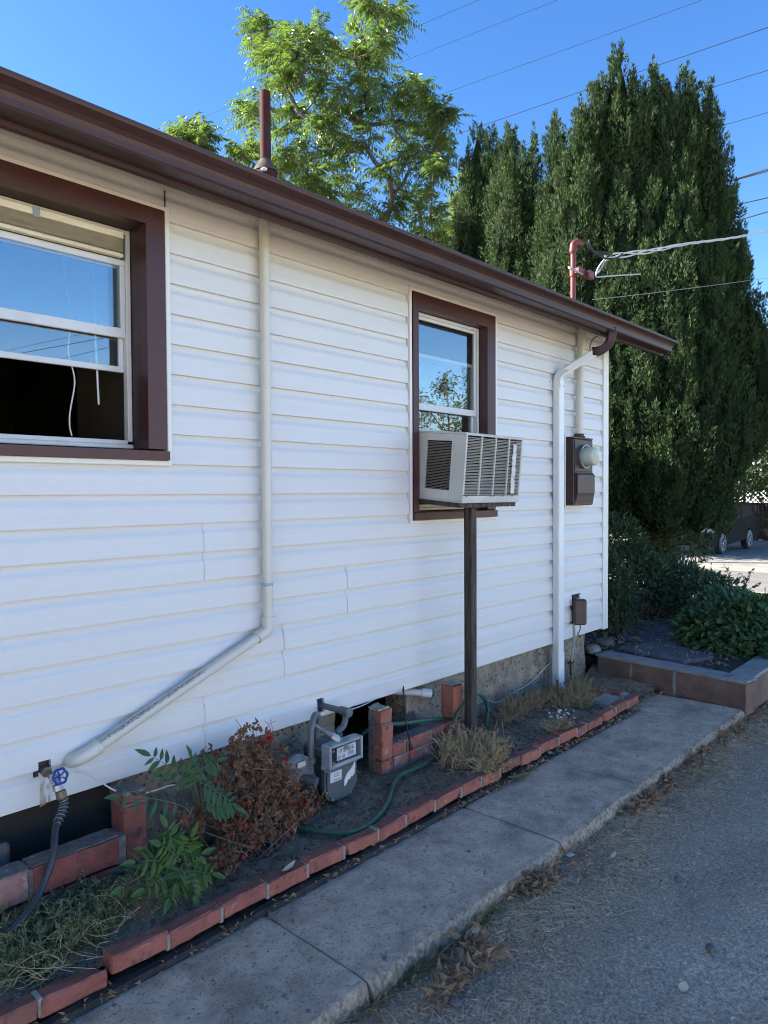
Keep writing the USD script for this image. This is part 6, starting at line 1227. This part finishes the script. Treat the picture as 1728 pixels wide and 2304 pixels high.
fc = far(1745, 1090, 30); cc = np.array([fc + [0, 0, 2.0] + rand_dirs(1, g)[0] * [2.6, 2.6, 2.2] for _ in range(60)]); P_ = np.vstack([c + rand_dirs(150, g) * .8 * g.uniform(.2, 1, (150, 1)) for c in cc])
obj('crown', blades(P_, rand_dirs(len(P_), g), rand_dirs(len(P_), g), .22, .09, .1, .1), M['cyp'], ft); rbt = np.r_[fc[:2], -1.0]; obj('trunk', [tube([rbt, rbt + [0, 0, 2]], [.2, .15], 8)] + limbs(rbt + [0, 0, 2], list(cc[::4]), .15, g), M['bark'], ft)
# big street trees that shade the car (hidden from here by the cypresses), and the low house across the drive
for k, (dx, dy, lab) in enumerate([(-3.2, 5.2, 'broad street tree shading the parked car, behind the cypresses'), (-1.0, 8.5, 'second street tree further along the street behind the first'), (4.0, 7.5, 'tall tree beside the board fence behind the car')]):
    g = np.random.default_rng(120 + k); t = thing('street_tree', lab, 'tree'); b = np.r_[fw[:2] + [dx, dy], -.95]; cc = np.array([b + [0, 0, 5.2] + rand_dirs(1, g)[0] * [3.2, 3.2, 2.4] * g.uniform(.4, 1) for _ in range(70)]); P_ = np.vstack([c + rand_dirs(170, g) * .85 * g.uniform(.2, 1, (170, 1)) for c in cc])
    obj('crown', blades(P_, rand_dirs(len(P_), g), rand_dirs(len(P_), g), .26, .12, .1, .1), M['sh1'], t); obj('trunk', [tube([b, b + [0, 0, 3.2]], [.25, .18], 9)] + limbs(b + [0, 0, 3.2], list(cc[::4]), .18, g), M['bark'], t)
nh = thing('neighbour_house', 'low cream house across the drive facing the siding wall', 'house')
M['stucco'] = mat('cream_stucco', (0.58, 0.50, 0.38), (0.66, 0.58, 0.45), 4, 5, .9)
obj('wall', box(-16, 9, -19.5, -12.5, -1.0, 2.15), M['stucco'], nh)
obj('roof', prism([(-19.9, 2.16), (-12.0, 2.16), (-15.95, 3.3)], -16.5, 9.5), M['roofing'], nh)
for xx in (-12, -7, -2, 4.5): fq = obj('window', box(xx - .75, xx + .75, -12.5, -12.44, .45, 1.65), M['vinyl_trim'], nh); obj('pane', box(xx - .66, xx + .66, -12.439, -12.43, .53, 1.57), M['glass'], fq)
# trees and roofs further off close the view
for k, (az, d, s, lab) in enumerate([(35, 70, 7, 'far tree mass beyond the back yard, hidden behind the house from most places'), (88, 62, 6, 'far tree beyond the street right of the fence'), (100, 55, 6, 'far tree down the street past the drive'), (-30, 60, 7, 'far tree behind the house on the sunny side'), (125, 48, 6, 'far tree across the neighbouring lot'), (160, 60, 7, 'far tree behind the lot opposite the house wall')]):
    g = np.random.default_rng(90 + k); t = thing('distant_tree', lab, 'tree'); b = np.r_[EYE[:2] + d * np.array([math.sin(math.radians(az)), math.cos(math.radians(az))]), -1.0]; cc = np.array([b + [0, 0, s * .62] + rand_dirs(1, g)[0] * [s * .5, s * .5, s * .38] for _ in range(40)]); P_ = np.vstack([c + rand_dirs(90, g) * s * .16 * g.uniform(.2, 1, (90, 1)) for c in cc])
    obj('crown', blades(P_, rand_dirs(len(P_), g), rand_dirs(len(P_), g), .55, .28, .1, .1), M['cyp'], t); obj('trunk', [tube([b, b + [0, 0, s * .5]], [.3, .2], 8)], M['bark'], t)

# overhead wires crossing the street side, and the service drop to the mast
M['wire'] = mat('dark_wire', (0.015, 0.015, 0.018), None, 3, 2, .6)
wd2 = np.array([math.sin(math.radians(-13.4)), math.cos(math.radians(-13.4)), 0.0])
def wire(label, u0, v0, u1, v1, height, r, seedn=0):
    """A line seen from (u0, v0) to (u1, v1), hung level at a height above the camera."""
    s = 1728 / 1659; a, b = ray(u0 * s, v0 * s), ray(u1 * s, v1 * s)
    A_, B_ = EYE + a * height / a[2], EYE + b * height / b[2]; d = unit(B_ - A_); c = (A_ + B_) / 2
    tt = np.linspace(-38, 38, 60); p = c + d * tt[:, None]; p[:, 2] += .0006 * (tt ** 2) * .6
    tag(obj('power_line', tube(p, r * .72, 5), M['wire']), label, 'power line', None)
wire('topmost thin power line, crossing the sky behind the leafy tree tip', 530, 215, 1035, 0, 9.5, .0055)
wire('second thin power line from the top, ending at the top edge', 815, 155, 1200, 2, 9.3, .0050)
wire('third power line from the top, right of the leafy tree', 945, 207, 1518, 0, 9.0, .0060)
wire('thick dark power line meeting the tallest cypress tip', 990, 289, 1655, 61, 8.4, .0095)
wire('power line leaving the cypress tips at right, below the thick one', 1535, 190, 1655, 153, 8.0, .0085)
wire('thin power line at the cypress shoulder, right edge', 1562, 271, 1655, 244, 7.6, .0085)
for q, (vv, rr_) in enumerate([(0, .012), (3, .016), (6, .010)]):
    wire(['upper cable of the thick bundle at the right edge', 'middle cable of the thick bundle at the right edge', 'lower cable of the thick bundle at the right edge'][q], 1595, 385 + vv * .4, 1655, 366 + vv, 6.6, rr_)
wire('short thick cable below the bundle at the right edge', 1607, 439, 1655, 428, 6.0, .016)
wire('lowest thick cable at the right edge above the white service drop', 1640, 463, 1657, 458, 5.7, .018)
# twisted white service cable
sd_ = thing('service_drop', 'twisted white service cable from the red mast to the right edge', 'cable'); s = 1728 / 1659
mastp = np.array([mx, my, 0]); D0 = np.linalg.norm(mastp[:2] - EYE[:2])
def on_drop(x, y, f): return far(864 + x / 1.92, y / 1.92, D0 + f)
main = spline([on_drop(960, 1115, .25), on_drop(1040, 1100, .5), on_drop(1150, 1085, .9), on_drop(1260, 1062, 1.4), on_drop(1400, 1042, 2.2), on_drop(1560, 1018, 3.2), on_drop(1660, 995, 4.0), on_drop(1900, 940, 6.0)], 160)
tt = unit(np.gradient(main, axis=0)); A_ = unit(np.cross(tt, [0, 0, 1.0])); B_ = np.cross(tt, A_); ph = np.linspace(0, 34, 160)
M['cable_w'] = mat('white_weathered_cable', (.34, .34, .33), (.46, .46, .44), 30, 4, .6)
for k in range(3):
    a = ph + k * 2 * np.pi / 3; w = np.r_[np.linspace(.022, .007, 40), np.full(120, .007)]
    obj('strand', tube(main + w[:, None] * (np.cos(a)[:, None] * A_ + np.sin(a)[:, None] * B_), 0.0066, 6), M['cable_w'] if k else mat('grey_cable', (.35, .35, .36), (.45, .45, .45), 30, 3, .6), sd_, smooth=True)
for k, (mid_, end_) in enumerate([((900, 1085), (975, 1110)), ((915, 1095), (985, 1098)), ((895, 1075), (1030, 1095))]):
    obj('tail', tube(spline([on_drop(886, 1036, .08), on_drop(*mid_, .15), on_drop(940, 1100 + 10 * k - 10, .2), on_drop(*end_, .3)], 24), .0085, 6), M['dark_metal'], sd_, smooth=True)
obj('bare_wire', [tube(spline([on_drop(960, 1112, .25), on_drop(930, 1150, .2), on_drop(915, 1192, .1)], 10), .007, 5), tube(spline([on_drop(955, 1118, .25), on_drop(938, 1160, .2), on_drop(918, 1180, .1)], 10), .006, 5), tube([on_drop(915, 1197, .12), on_drop(1010, 1190, .6), on_drop(1108, 1184, 1.1)], .0055, 5)], M['cable_w'], sd_)
M['phone'] = mat('grey_line', (.16, .16, .15), (.22, .22, .21), 30, 3, .7)
tag(obj('phone_line', tube(spline([on_drop(900, 1294, .0), on_drop(1080, 1275, 1.0), on_drop(1300, 1248, 2.4), on_drop(1500, 1222, 3.8), on_drop(1700, 1195, 5.4)], 50), .0032, 5), M['phone']), 'thin telephone line from the eave across the cypress to the right edge', 'cable')


# what repeats carries a common group
for n_, g_ in {'power_line': 'power lines crossing the sky', 'fallen_leaf': 'single fallen leaves on path and driveway', 'cypress': 'cypresses behind the far house corner', 'stone': 'loose stones lying about', 'dry_weeds': 'clumps of dry weeds in the bed', 'shrub': 'shrubs of the front yard',
               'distant_tree': 'distant trees all round', 'street_tree': 'trees along the street', 'brick_well': 'brick wells at the foundation vents', 'white_cable': 'thin white cables along the foundation', 'grass_tuft': 'grass tufts at the path edge', 'tree_seedling': 'green seedlings by the brick pier', 'leafy_tree': 'leafy trees behind the house'}.items():
    for p in stage.GetPrimAtPath('/World').GetChildren():
        b_, _, t_ = p.GetName().rpartition('_')
        if p.GetName() == n_ or (b_ == n_ and t_.isdigit()): p.SetCustomDataByKey('group', g_)
